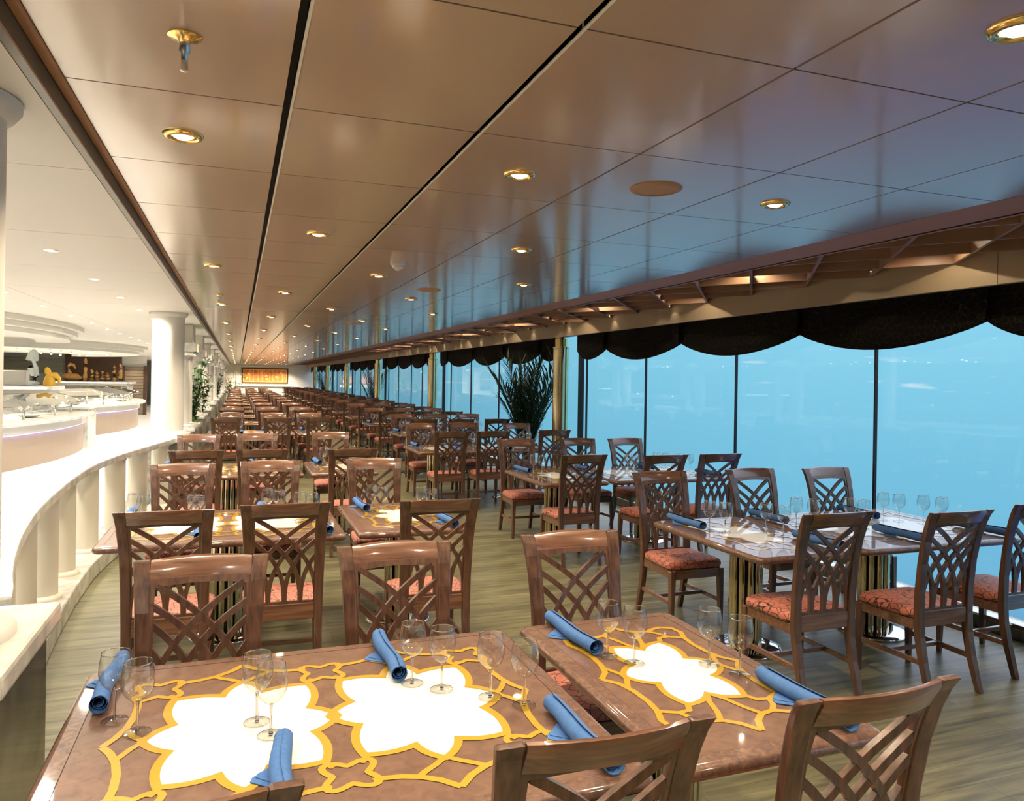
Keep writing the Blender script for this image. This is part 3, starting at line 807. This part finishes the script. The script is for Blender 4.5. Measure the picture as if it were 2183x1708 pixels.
def seat_row(side, r, yn, yf, c4a, c4b, c2, t4, t2, y0, y1, with_glass, far):
    """one row of a four-seat and a two-seat table"""
    nm = 'balustrade-side' if side == 'L' else 'window-side'
    o_ = ORD[r]
    T4 = '%s %s long table' % (o_, nm); T2 = '%s %s small table' % (o_, nm)
    place_table(t4[0], t4[1], y0, y1, True, 'glossy brown four-seat table with two flower inlays, %s row from the camera, %s' % (o_, nm.replace('-', ' ')))
    place_table(t2[0], t2[1], y0, y1, False, 'glossy brown two-seat table with one flower inlay, %s row from the camera, %s' % (o_, nm.replace('-', ' ')))
    j = lambda: random.uniform(-.015, .015)
    def lab(fc, pos, T): return 'wooden chair %s, %s the %s' % ('with back to camera' if fc > 0 else 'facing the camera', pos, T)
    for fc, yy_ in ((1, yn), (-1, yf)):
        g = 'wooden dining chairs'
        a_, b_, c_ = [v if isinstance(v, (int, float)) else v[0 if fc > 0 else 1] for v in (c4a, c4b, c2)]
        ya = yy_ if not isinstance(yy_, tuple) else yy_
        Y = yy_ if isinstance(yy_, tuple) else (yy_ + j(), yy_ + j(), yy_ + j())
        place_chair(a_, Y[0], fc, lab(fc, 'left seat of', T4), g, far)
        place_chair(b_, Y[1], fc, lab(fc, 'right seat of', T4), g, far)
        place_chair(c_, Y[2], fc, lab(fc, 'seat of', T2), g, far)
    if with_glass:
        w4 = t4[1] - t4[0]; w2 = t2[1] - t2[0]
        dress((t4[0] + t4[1]) / 2, (y0 + y1) / 2, True, T4, y0 < 9, w4 / 1.48)
        dress((t2[0] + t2[1]) / 2, (y0 + y1) / 2, False, T2, y0 < 9, w2 / .70)

# balustrade side
seat_row('L', 0, (1.35, 1.35, 1.34), (3.08, 3.12, 3.13), -.12, (.71, .63), (1.40, 1.44), (-.46, 1.02), (1.085, 1.785), 1.66, 2.855, True, False)
seat_row('L', 1, (4.22, 4.29, 4.21), (6.38, 6.46, 6.47), (-.34, -.39), .26, 1.11, (-.78, .67), (.745, 1.50), 4.86, 6.0, True, False)
seat_row('L', 2, (7.50, 7.50, 7.42), (9.49, 9.59, 9.71), (-.35, -.42), .23, (1.06, 1.11), (-.80, .66), (.73, 1.43), 8.0, 9.15, True, False)
seat_row('L', 3, (13.19, 13.29, 13.34), (15.1, 15.0, 14.99), (-.18, -.12), .64, (1.34, 1.30), (-.50, .96), (1.0, 1.68), 13.65, 14.75, True, False)
r = 4; y = 16.2
while y + 2.2 < 49.5:
    seat_row('L', r, y, y + 1.8, -.10, .62, 1.34, (-.47, .99), (1.03, 1.70), y + .36, y + 1.5, y < 17, y > 22)
    r += 1; y += 2.85
# window side
seat_row('R', 0, (3.10, 3.19, 3.24), (5.08, 5.0, 5.08), (3.83, 3.94), (4.61, 4.64), 3.09, (3.60, 4.96), (2.82, 3.55), 3.54, 4.74, True, False)
seat_row('R', 1, (6.26, 6.26, 6.42), (8.26, 8.2, 8.28), 3.87, 4.49, 3.08, (3.58, 4.92), (2.80, 3.52), 6.72, 7.9, True, False)
seat_row('R', 2, (9.65, 9.76, 9.59), (11.52, 11.32, 11.45), (3.27, 3.40), 4.22, 2.67, (3.06, 4.56), (2.33, 3.02), 10.0, 11.1, True, False)
seat_row('R', 3, 12.68, 14.5, 3.70, 4.36, 3.03, (3.38, 4.72), (2.68, 3.34), 13.04, 14.18, True, False)
r = 4; y = 15.6
while y + 2.2 < 54:
    dx = 0.0
    seat_row('R', r, y, y + 1.8, 3.66, 4.34, 2.99, (3.34, 4.70), (2.64, 3.30), y + .36, y + 1.5, y < 17, y > 22)
    r += 1; y += 2.85

# ------------------------------------------------------------------ curved balustrade and the columns on it
def curve_x(y, tab):
    for (y0, x0), (y1, x1) in zip(tab, tab[1:]):
        if y <= y1: return x0 + (x1 - x0) * (y - y0) / (y1 - y0)
    return tab[-1][1]
KNOT = [(2.85, -.66), (3.27, -.785), (3.6, -.86), (4.0, -.93), (4.5, -1.01), (5.2, -1.082), (6.2, -1.137), (6.9, -1.152), (7.4, -1.148), (8.1, -1.07), (8.7, -.97), (9.4, -.845), (10.15, -.69)]
def smooth_curve(n_=60):
    out = []
    for i in range(n_ + 1):
        y = 3.06 + (10.13 - 3.06) * i / n_
        x = sum(curve_x(min(max(y + d, 2.85), 10.15), KNOT) for d in (-.35, -.2, 0, .2, .35)) / 5
        out.append((x, y))
    return out
SC = smooth_curve()
def band_mesh(a, b_, z0, z1, mat):
    m_ = MB(); L = []
    for i, (x, y) in enumerate(SC):
        p, q = SC[max(i - 1, 0)], SC[min(i + 1, len(SC) - 1)]
        d = Vector((q[0] - p[0], q[1] - p[1])).normalized(); n_ = Vector((-d.y, d.x))   # towards the buffet
        A = (x + n_.x * a, y + n_.y * a); B = (x + n_.x * b_, y + n_.y * b_)
        L.append([(A[0], A[1], z0), (A[0], A[1], z1), (B[0], B[1], z1), (B[0], B[1], z0)])
    m_.loops(L, mat, smooth=False)
    return m_
t_ = put('balustrade', None, None, (0, 0, 0), 0, 'curved white balustrade with marble top beside the buffet', 'balustrade')
build('marble_top', band_mesh(0.0, .30, .905, .97, marble), t_, bevel=.012, seg=2)
build('kerb', band_mesh(-.02, .34, 0.0, .15, marble), t_, bevel=.008)
mb = MB(); mb.lathe([(.125, .15), (.125, .165), (.112, .178), (.098, .185), (.096, .87), (.104, .885), (.11, .905)], cream, 28); bal_me = auto_smooth(mb.mesh('baluster'), 0.8)
for k in range(9):
    y = 3.75 + 0.78 * k
    i = min(range(len(SC)), key=lambda q: abs(SC[q][1] - y))
    p, q = SC[max(i - 1, 0)], SC[min(i + 1, len(SC) - 1)]
    d = Vector((q[0] - p[0], q[1] - p[1])).normalized()
    put('baluster', bal_me, t_, (SC[i][0] - d.y * .15, SC[i][1] + d.x * .15, 0))

def column_unit(x, y, r_, w, l, lab_p, lab_c, zt, group_c, body, capm):
    t1 = put('column_pedestal', None, None, (x, y, 0), 0, lab_p, 'pedestal', 'marble column pedestals')
    mb = MB(); mb.box(-w / 2, w / 2, -l / 2, l / 2, 0, .90, body); build('body', mb, t1, bevel=.006)
    mb = MB(); mb.box(-w / 2 - .035, w / 2 + .035, -l / 2 - .035, l / 2 + .035, .90, .97, capm); build('marble_cap', mb, t1, bevel=.014, seg=2)
    t2 = put('white_column', None, None, (x, y, .97), 0, lab_c, 'column', group_c)
    mb = MB(); mb.lathe([(r_ + .045, 0), (r_ + .045, .02), (r_ + .025, .045), (r_, .06)], white_paint, 36, cap0=True); build('base_ring', mb, t2, smooth=0.8)
    mb = MB(); mb.lathe([(r_, .05), (r_, zt - .97)], white_paint, 40, cap0=True, cap1=True); build('shaft', mb, t2, smooth=0.8)
    mb = MB(); mb.lathe([(r_, zt - 1.03), (r_ + .02, zt - 1.02), (r_ + .04, zt - .995), (r_ + .04, zt - .972)], white_paint, 36); build('capital_ring', mb, t2, smooth=0.8)
column_unit(-.832, 2.60, .175, .48, .62, 'square marble pedestal at the picture edge, dark veined sides', 'round white column at the picture edge, on the nearest pedestal', ZW, 'round white columns', dark_marble, marble)
column_unit(-.86, 10.72, .195, .46, 1.05, 'pale marble pedestal at the far end of the curved balustrade', 'round white column at the far end of the curved balustrade', ZW, 'round white columns', grey_marble, marble)

# colonnade further down: marble dado, paired white pilasters, box lintels, planting between
ci = 0
for k, y in enumerate([13.4, 17.0, 20.9, 25.0, 29.1, 33.0, 36.9, 42.0, 47.5]):
    ci += 1
    t1 = put('colonnade_pier', None, None, (-.86, y, 0), 0, 'white pier with marble dado and capital, %s of the colonnade' % ORD[k], 'pier', 'colonnade piers')
    mb = MB(); mb.box(-.20, .20, -.55, .55, 0, .86, grey_marble); build('dado', mb, t1, bevel=.006)
    mb = MB(); mb.box(-.235, .235, -.60, .60, .86, .92, marble); build('dado_cap', mb, t1, bevel=.01)
    for s_ in (-.34, .34):
        mb = MB(); mb.lathe([(.17, .92), (.17, .95), (.14, .97), (.135, 2.03), (.16, 2.06)], white_paint, 26, (0, s_, 0), cap0=True); build('shaft', mb, t1, smooth=0.8)
    mb = MB(); mb.box(-.20, .20, -.58, .58, 2.06, 2.12, white_paint); mb.box(-.24, .24, -.62, .62, 2.12, 2.26, marble); build('capital', mb, t1, bevel=.006)
    mb = MB(); mb.box(-.17, .17, -.42, .42, 2.26, ZW - .004, cream); build('lintel_box', mb, t1)
    if k < 8:
        y2 = [13.4, 17.0, 20.9, 25.0, 29.1, 33.0, 36.9, 42.0, 47.5][k + 1]
        mb = MB(); mb.box(-1.0, -.72, y + .61, y2 - .61, 0, .74, grey_marble); mb.box(-1.03, -.69, y + .61, y2 - .61, .74, .80, marble)
        build('planter_wall', mb, bevel=.006, label='low grey marble planter wall after the %s colonnade pier' % ORD[k], cat='planter', group='low marble planter walls')

def leaf_blade(m_, base, direc, length, width, droop, mat):
    d = Vector(direc).normalized(); side = d.cross(Vector((0, 0, 1)))
    if side.length < .05: side = Vector((1, 0, 0))
    side.normalize(); L_, R_ = [], []
    for k in range(5):
        u = k / 4; p = Vector(base) + d * length * u + Vector((0, 0, -droop * length * u * u)); w_ = width * (math.sin(PI * min(.95, .15 + .85 * u)) if k < 4 else .02)
        L_.append(tuple(p + side * w_)); R_.append(tuple(p - side * w_))
    m_.add(L_ + R_, [(i, i + 1, 6 + i, 5 + i) for i in range(4)], mat, True)
def palm(loc, h, nf, label, group, mat, seed, spread=0.55):
    rnd = random.Random(seed)
    t1 = put('potted_palm', None, None, loc, 0, label, 'plant', group)
    mb = MB(); mb.lathe([(.11, 0), (.15, .28), (.16, .30), (.145, .30), (.14, .26), (.0005, .26)], pot_m, 20, cap0=True); build('pot', mb, t1, smooth=0.8)
    for k in range(nf):
        az = rnd.uniform(0, 2 * PI); tilt = rnd.uniform(.05, spread); ln = h * rnd.uniform(.6, 1.0)
        m_ = MB(); path = []
        for j in range(9):
            u = j / 8; rr = ln * u * math.sin(tilt * (0.6 + .8 * u)); path.append(Vector((rr * math.cos(az), rr * math.sin(az), .26 + ln * u * math.cos(tilt * (.5 + .6 * u)))))
        m_.tube(path, [.008 * (1 - .8 * j / 8) for j in range(9)], mat, 5)
        for j in range(1, 9):
            for sub in (0, .5):
                if j + sub > 8: continue
                q = path[j] if sub == 0 else (path[j] + path[j + 1]) / 2
                dd = (path[min(j + 1, 8)] - path[j - 1]).normalized(); sd = dd.cross(Vector((math.cos(az), math.sin(az), 0.1)))
                if sd.length < .02: sd = Vector((-math.sin(az), math.cos(az), 0))
                sd.normalize()
                for s_ in (-1, 1):
                    leaf_blade(m_, q, dd * 1.0 + sd * s_ * rnd.uniform(.4, .8), ln * rnd.uniform(.15, .25), .013, .15, mat)
        build('frond', m_, t1)
palm((4.78, 12.3, 0), 1.95, 52, 'dark feathery potted palm beside the nearest gold column', 'potted palms', leaf, 3, .31)
palm((4.95, 29.33, 0), 1.9, 22, 'dark potted palm beside the third gold column', 'potted palms', leaf, 4, .3)
palm((4.95, 46.4, 0), 1.8, 16, 'dark potted palm beside a gold column near the far wall', 'potted palms', leaf, 5, .3)
def shrub(loc, h, w, n_, label, seed, mat):
    rnd = random.Random(seed); t1 = put('leafy_shrub', None, None, loc, 0, label, 'plant', 'leafy plants along the colonnade')
    m_ = MB(); f_ = MB()
    for k in range(n_):
        az = rnd.uniform(0, 2 * PI); p0 = Vector((0, 0, 0)); path = [p0]; ln = h * rnd.uniform(.5, 1)
        for j in range(1, 7):
            u = j / 6; path.append(Vector((w * u * math.cos(az) * rnd.uniform(.7, 1.1), w * u * math.sin(az) * rnd.uniform(.7, 1.1), ln * u)))
        m_.tube(path, .007, mat, 5)
        for q in path[1:]:
            for s_ in range(6):
                a = rnd.uniform(0, 2 * PI); leaf_blade(f_, q, (math.cos(a), math.sin(a), rnd.uniform(-.2, .8)), rnd.uniform(.10, .19), .026, .3, mat)
    build('stem', m_, t1); build('foliage', f_, t1)
shrub((-.80, 15.3, .80), 1.25, .25, 16, 'tall leafy plant in the planter past the first pier', 11, leaf_light)
shrub((-.82, 19.0, .80), 1.15, .25, 12, 'tall leafy plant in the planter past the second pier', 12, leaf_light)
shrub((-.80, 31.2, .80), 1.3, .30, 12, 'tall leafy plant in the planter past the fifth pier', 13, leaf)
shrub((-.2, 54.0, 0), 2.1, .75, 26, 'large bushy green plant by the far wall', 14, leaf_light)
shrub((-.95, 52.2, 0), 1.5, .7, 20, 'low spreading green plant by the far wall', 15, leaf)

# picture on the far wall and the shelf below it
t_ = put('wall_picture', None, None, (1.83, YF, 1.23), 0, 'wide terracotta relief picture in a dark frame on the far wall', 'picture')
mb = MB(); mb.box(-1.6, 1.6, -.05, -.005, 0, 1.12, frame_wood); build('frame', mb, t_, bevel=.01)
relief = noise_col('terracotta_relief', [(0.3, (0.42, 0.13, 0.035)), (0.55, (0.62, 0.22, 0.06)), (0.8, (0.78, 0.36, 0.13))], (1, 1, 1), 7, 6, 0.5)
ochre = plain('ochre_lines', (0.85, 0.52, 0.18), 0.5)
mb = MB(); mb.box(-1.5, 1.5, -.062, -.051, .09, 1.03, relief)
for x in (-1.48, -1.05, -.82, -.5, -.22, .3, .52, .85, 1.2, 1.46): mb.box(x, x + .03, -.066, -.0625, .12, 1.0, ochre)
for z in (.12, .97): mb.box(-1.48, 1.48, -.0685, -.0665, z, z + .025, ochre)
for x, z in ((-1.3, .3), (-1.2, .62), (-.35, .7), (0, .5), (.05, .25), (.7, .4), (1.0, .7)): mb.box(x, x + .16, -.066, -.0625, z, z + .14, ochre)
build('panel', mb, t_)
mb = MB(); mb.box(-1.9, 1.95, -.5, 0, .0, 1.02, white_gloss); mb.box(-1.95, 2.0, -.55, 0, 1.02, 1.08, white_gloss)
build('sideboard', mb, bevel=.006, loc=(1.83, YF - .05, 0), label='long white sideboard under the picture at the far wall', cat='sideboard')

# ------------------------------------------------------------------ buffet
def arc_poly(cx, cy, R0, y0, y1, n_=26):
    return [(cx + math.sqrt(max(0, R0 * R0 - (y - cy) ** 2)), y) for y in [y0 + (y1 - y0) * i / n_ for i in range(n_ + 1)]]
def curved_block(arc, depth, z0, z1, mat, off=0.0):
    m_ = MB(); m_.loops([[(x + off, y, z0), (x + off, y, z1), (x - depth, y, z1), (x - depth, y, z0)] for x, y in arc], mat, smooth=False); return m_
def strip(arc, o0, o1, z0, z1, mat):
    m_ = MB(); m_.loops([[(x + o0, y, z0), (x + o0, y, z1), (x + o1, y, z1), (x + o1, y, z0)] for x, y in arc], mat, smooth=False); return m_
def counter(arc, label):
    t1 = put('buffet_counter', None, None, (0, 0, 0), 0, label, 'buffet counter', 'curved buffet counters')
    xb = 1.15
    build('plinth', curved_block(arc, xb, 0.012, .12, white_gloss, .02), t1)
    build('front_panel', curved_block(arc, xb, .12, .70, tan_panel, 0.0), t1)
    build('apron', curved_block(arc, xb, .70, .86, white_gloss, .05), t1)
    build('worktop', curved_block(arc, xb, .86, .92, marble, .22), t1, bevel=.012)
    build('light_strip', strip(arc, .012, .045, .6965, .699, led), t1)
A1 = arc_poly(-14.1, 17.5, 11.0, 9.0, 18.6)
A2 = arc_poly(-12.5, 25.8, 9.55, 21.1, 31.0)
counter(A1, 'curved tan buffet counter with pale marble top, nearer one')
counter(A2, 'curved tan buffet counter with pale marble top, farther one')
t_ = put('buffet_pier', None, None, (-3.75, 20.0, 0), 0, 'marble pier with a brown panel between the two buffet counters', 'pier')
mb = MB(); mb.box(-.20, .45, .0, 1.05, .012, .91, marble); build('body', mb, t_, bevel=.008)
mb = MB(); mb.box(-.14, .36, -.03, .0, .22, .68, brown_wall); build('panel', mb, t_, bevel=.004)
mb = MB(); mb.box(-.24, .50, -.06, 1.1, .91, .97, white_gloss); build('cap', mb, t_, bevel=.01)
# centre islands with display shelves
def island(x0, x1, y0, y1, label):
    t1 = put('display_island', None, None, ((x0 + x1) / 2, (y0 + y1) / 2, 0), 0, label, 'display island', 'raised display islands')
    hx, hy = (x1 - x0) / 2, (y1 - y0) / 2
    mb = MB(); mb.box(-hx, hx, -hy, hy, .012, 1.30, grey_marble); build('body', mb, t1, bevel=.01)
    mb = MB(); mb.box(-hx - .12, hx + .12, -hy - .12, hy + .12, 1.38, 1.46, white_gloss); build('shelf_top', mb, t1, bevel=.015)
    mb = MB(); mb.box(-hx - .03, hx + .03, -hy - .03, hy + .03, 1.30, 1.38, steel); build('neck', mb, t1)
    mb = MB(); mb.box(-hx, hx, -hy - .131, -hy - .121, 1.40, 1.435, back_light); build('light_strip', mb, t1)
island(-6.0, -3.88, 18.8, 19.75, 'grey raised display island with white shelf, nearer one')
island(-6.3, -3.95, 31.8, 33.4, 'grey raised display island with white shelf, farther one')
# sculptures on the shelves
def sk(m_, pts, mat, seg=10): m_.tube([p[:3] for p in pts], [p[3] for p in pts], mat, seg)
ZS = 1.46
mb = MB(); sk(mb, [(0, 0, 0, .11), (0, 0, .07, .12), (.02, 0, .22, .08), (-.03, 0, .4, .11), (-.04, 0, .57, .13), (-.02, 0, .72, .10), (0, 0, .8, .03)], ice, 12)
sk(mb, [(.04, -.08, .2, .03), (.06, -.1, .4, .04), (-.02, -.1, .6, .03)], ice); build('ice_sculpture', mb, smooth=1.2, loc=(-4.20, 19.05, ZS), label='tall pale ice sculpture like a draped shell', cat='sculpture')
G_ = lambda l: [tuple(.72 * v for v in p) for p in l]
mb = MB(); sk(mb, G_([(0, 0, 0, .16), (0, 0, .12, .17), (0, 0, .26, .13), (.0, 0, .36, .08)]), gold_paint, 14); sk(mb, G_([(0, 0, .34, .08), (-.05, 0, .45, .10), (-.07, 0, .54, .07), (-.08, 0, .58, .02)]), gold_paint, 12)
sk(mb, G_([(.02, 0, .34, .09), (.16, 0, .33, .10), (.26, 0, .24, .06), (.27, 0, .1, .05)]), gold_paint); build('golden_figure', mb, smooth=1.2, loc=(-3.93, 19.15, ZS), label='golden sculpted figure beside the ice sculpture', cat='sculpture')
mb = MB(); mb.box(-.26, .26, -.17, .17, 0, .34, white_gloss); build('display_box', mb, bevel=.04, seg=3, loc=(-4.68, 19.5, ZS), label='white rounded display box left of the ice sculpture', cat='box')
mb = MB(); sk(mb, [(0, 0, 0, .10), (0, 0, .12, .13), (0, 0, .3, .12), (0, 0, .4, .03)], gold_paint, 14); build('golden_jar', mb, smooth=1.2, loc=(-5.25, 19.2, ZS), label='golden jar at the far left end of the nearer island', cat='jar')
mb = MB(); sk(mb, G_([(-.45, 0, .23, .02), (-.3, 0, .22, .14), (0, 0, .20, .2), (.3, 0, .18, .18), (.5, 0, .14, .05)]), bread, 14)
sk(mb, G_([(.02, 0, .28, .09), (-.1, 0, .5, .08), (-.14, 0, .72, .075), (-.04, 0, .86, .08), (.12, 0, .80, .07), (.2, 0, .62, .03)]), bread, 12)
build('bread_swan', mb, smooth=1.2, loc=(-5.90, 32.2, ZS + .02), label='golden bread sculpted as a swan', cat='bread')
rnd = random.Random(5)
xs_ = [-5.44, -5.22, -5.03, -4.85, -4.67, -4.46, -4.25]
hs_ = [.95, .42, .38, .36, .34, .62, .66]
tl = ['tall bread plume beside the swan', 'first round loaf right of the plume', 'second round loaf right of the plume', 'third round loaf right of the plume', 'fourth round loaf right of the plume', 'upright braided loaf, left of two', 'upright braided loaf, right of two']
for x, h, lb in zip(xs_, hs_, tl):
    mb = MB(); m0 = [(0, 0, 0, .055)]
    for j in range(1, 7): m0.append((rnd.uniform(-.03, .03), 0, h * j / 6, (.082 if j % 2 else .06) * (1.15 - .6 * j / 6)))
    sk(mb, m0, bread, 9); build('bread_loaf', mb, smooth=1.2, loc=(x, 32.2, ZS + .02), label=lb, cat='bread', group='golden breads on the farther island')
# sneeze guards: bent tube brackets carrying tilted glass
def guard(arc, y0, y1, n_, label):
    t1 = put('sneeze_guard', None, None, (0, 0, 0), 0, label, 'sneeze guard', 'glass sneeze guards')
    px = []
    for k in range(n_):
        y = y0 + (y1 - y0) * k / (n_ - 1); x = min(arc, key=lambda p: abs(p[1] - y))[0]
        px.append((x, y)); m_ = MB()
        m_.tube([(x - .22, y, .92), (x - .22, y, 1.08), (x - .30, y, 1.16), (x - .48, y, 1.30)], .028, steel, 8)
        m_.tube([(x - .22, y, 1.08), (x - .10, y, 1.17), (x + .02, y, 1.20)], .024, steel, 8)
        m_.tube([(x - .62, y, .92), (x - .62, y, 1.26), (x - .48, y, 1.30)], .024, steel, 8)
        build('bracket', m_, t1)
    m_ = MB(); m_.loops([[(x + .06, y, 1.165), (x + .06, y, 1.177), (x - .56, y, 1.345), (x - .56, y, 1.333)] for x, y in px], bowl_m, smooth=False); build('glass_sheet', m_, t1)
    m_ = MB(); m_.tube([(x - .62, y, 1.26) for x, y in px], .014, steel, 6); m_.tube([(x - .22, y, 1.05) for x, y in px], .012, steel, 6); build('rail', m_, t1)
guard(A1, 11.0, 18.3, 6, 'tilted glass sneeze guard on steel brackets over the nearer counter')
guard(A2, 21.6, 30.0, 6, 'tilted glass sneeze guard on steel brackets over the farther counter')
# white dishes on counters
mb = MB(); mb.lathe([(.05, 0), (.16, .02), (.20, .05), (.19, .052), (.12, .03), (.0005, .022)], white_gloss, 22, cap0=True); dish = auto_smooth(mb.mesh('serving_dish'))
for k, (arc, y) in enumerate([(A1, 13.2), (A1, 14.65), (A1, 16.1), (A2, 22.4), (A2, 25.8), (A2, 29.1)]):
    x = min(arc, key=lambda p: abs(p[1] - y))[0] - .42
    put('serving_dish', dish, None, (x, y, .921), 0, 'round white serving dish under the glass, %s along the %s counter' % (ORD[k % 3], 'nearer' if k < 3 else 'farther'), 'dish', 'white serving dishes')

# stepped ring canopies with small bright lamps beneath
def canopy(arc, xb, label):
    t1 = put('ring_canopy', None, None, (0, 0, 0), 0, label, 'canopy', 'curved ceiling canopies')
    for nm, off, z0, z1, mt in (('upper_step', 0.0, 2.48, ZW - .001, white_paint), ('middle_step', -.10, 2.40, 2.48, white_paint), ('lower_step', -.22, 2.33, 2.40, white_paint)):
        build(nm, strip(arc, off - .55, off, z0, z1, mt), t1)
    build('soffit', curved_block([(x - .8, y) for x, y in arc], xb, 2.42, 2.44, cream), t1)
    build('light_strip', strip(arc, -.80, -.775, 2.415, 2.425, back_light), t1)
R1 = arc_poly(-11.4, 14.2, 8.85, 8.5, 16.6)
R2 = arc_poly(-9.6, 24.5, 7.05, 17.2, 29.5)
canopy(R1, 5.0, 'stepped curved white canopy over the nearer buffet counter')
canopy(R2, 4.0, 'stepped curved white canopy over the farther buffet counter')
mb = MB(); mb.lathe([(.028, .0), (.042, -.004), (.05, .0)], steel, 16); bt = auto_smooth(mb.mesh('trim_ring'))
mb = MB(); mb.lathe([(.0005, -.006), (.016, -.005), (.028, .0)], bulb, 14); bb_ = auto_smooth(mb.mesh('bulb'))
mb = MB(); mb.lathe([(.03, 0), (.035, -.06), (.02, -.075)], white_gloss, 12, cap0=True); bcan = auto_smooth(mb.mesh('lamp_can'))
mb = MB(); mb.lathe([(.0005, -.085), (.025, -.08), (.03, -.07)], bulb, 12); bcb = auto_smooth(mb.mesh('bulb'))
# downlights in the white ceiling
n_ = [0, 0]
WBW = (1.0, 0.90, 0.77)
for ci, (x, y0) in enumerate([(-1.165, 5.68), (-2.21, 8.83)]):
    for k in range(-6, 26):
        y = y0 + 1.565 * k
        if y < YB + .6 or y > 46: continue
        if y > 2.5:
            n_[ci] += 1; lab = 'white-rimmed ceiling downlight, %s in the row %s' % (ORD[min(n_[ci], 24) - 1] if n_[ci] <= 24 else 'far', 'beside the dining room' if ci == 0 else 'beside the counters')
            if n_[ci] > 24: lab = lab + ', %d' % n_[ci]
        else: lab = 'white-rimmed downlight %s of the frame edge, spot %d of row %d' % ('short', k + 7, ci + 1)
        r_ = thing('downlight', [('trim_ring', bt), ('bulb', bb_)], (x, y, ZW), 0, lab, 'ceiling light', 'white-rimmed buffet downlights')
        lamp_light(r_, (0, 0, -.02), BUFFET_W * (1.0 if y > 4.5 else .55), WBW, 160, .05, 1.0)
# canopy lamps
idx = 0
for (cx0, y0, y1) in ((-4.4, 10.5, 16.5), (-5.0, 11.0, 16.5), (-5.8, 11.5, 16.6), (-3.9, 22.3, 26.8), (-4.75, 20.5, 28.5), (-5.6, 19.6, 28.8)):
    nn_ = int((y1 - y0) / 1.25)
    for k in range(nn_ + 1):
        y = y0 + (y1 - y0) * k / nn_; idx += 1
        near = y1 < 18
        r_ = thing('canopy_lamp', [('lamp_can', bcan), ('bulb', bcb)], (cx0, y, 2.419), 0, 'small bright lamp %s in row %s under the %s canopy' % (ORD[k], ('one', 'two', 'three')[[-4.4, -5.0, -5.8, -3.9, -4.75, -5.6].index(cx0) % 3], 'nearer' if near else 'farther'), 'ceiling light', 'small lamps under the canopies')
        if idx % 2: lamp_light(r_, (0, 0, -.09), BUFFET_W * 2.2, WBW, 150, .03)

# back of the buffet
mb = MB(); mb.box(-10.9, -6.8, 36.0, 36.2, 0.012, 2.42, cream); mb.box(-6.8, -4.68, 35.9, 36.1, 0.012, ZW, brown_wall); mb.box(-4.68, -3.75, 36.0, 36.2, .012, 2.2, cream); mb.box(-4.68, -3.75, 35.95, 36.2, 2.2, ZW, white_paint)
struct('wall_buffet', mb)
t_ = put('roller_shutter', None, None, (-9.15, 35.98, 0), 0, 'olive slatted roller shutter at the back of the buffet', 'shutter')
mb = MB()
for k in range(7): mb.box(-2.3, 2.3, -.07, -.02, 1.75 + k * .09, 1.835 + k * .09, olive_shutter)
build('slats', mb, t_, bevel=.01)
mb = MB(); mb.box(-2.3, 2.3, -.04, -.01, 1.0, 1.72, bowl_m); build('glass', mb, t_)
t_ = put('louvred_door', None, None, (-4.2, 35.94, .012), 0, 'honey-lit louvred door at the right end of the buffet wall', 'door')
mb = MB()
for k in range(15): mb.box(-.36, .36, -.05, -.02, .1 + k * .13, .215 + k * .13, tan_panel)
build('louvres', mb, t_)
mb = MB(); mb.box(-.42, -.36, -.06, 0, 0, 2.1, frame_wood); mb.box(.36, .50, -.06, 0, 0, 2.1, frame_wood); build('frame', mb, t_)
lamp_light(t_, (0, -.5, 2.15), 25, (1.0, .8, .5), 140, .05)
mb = MB(); mb.box(-3.2, -1.3, 40.0, 40.15, .012, ZW, white_paint); struct('wall_end', mb)
t_ = put('arched_window', None, None, (-2.72, 39.98, 1.15), 0, 'arched opening with greenery far behind the white column', 'window')
mb = MB(); mb.loops([[(.45 * math.cos(PI * i / 16), -.02, .75 + .35 * math.sin(PI * i / 16)) for i in range(17)] + [(-.45, -.02, 0), (.45, -.02, 0)], [(.45 * math.cos(PI * i / 16), -.01, .75 + .35 * math.sin(PI * i / 16)) for i in range(17)] + [(-.45, -.01, 0), (.45, -.01, 0)]], olive_shutter, smooth=False); build('opening', mb, t_)
mb = MB()
for k in range(40):
    a = rnd.uniform(0, 6.28); leaf_blade(mb, (rnd.uniform(-.38, .38), -.04, rnd.uniform(.02, .2)), (math.cos(a), -.2, abs(math.sin(a))), .16, .03, .2, leaf_light)
build('greenery', mb, t_)
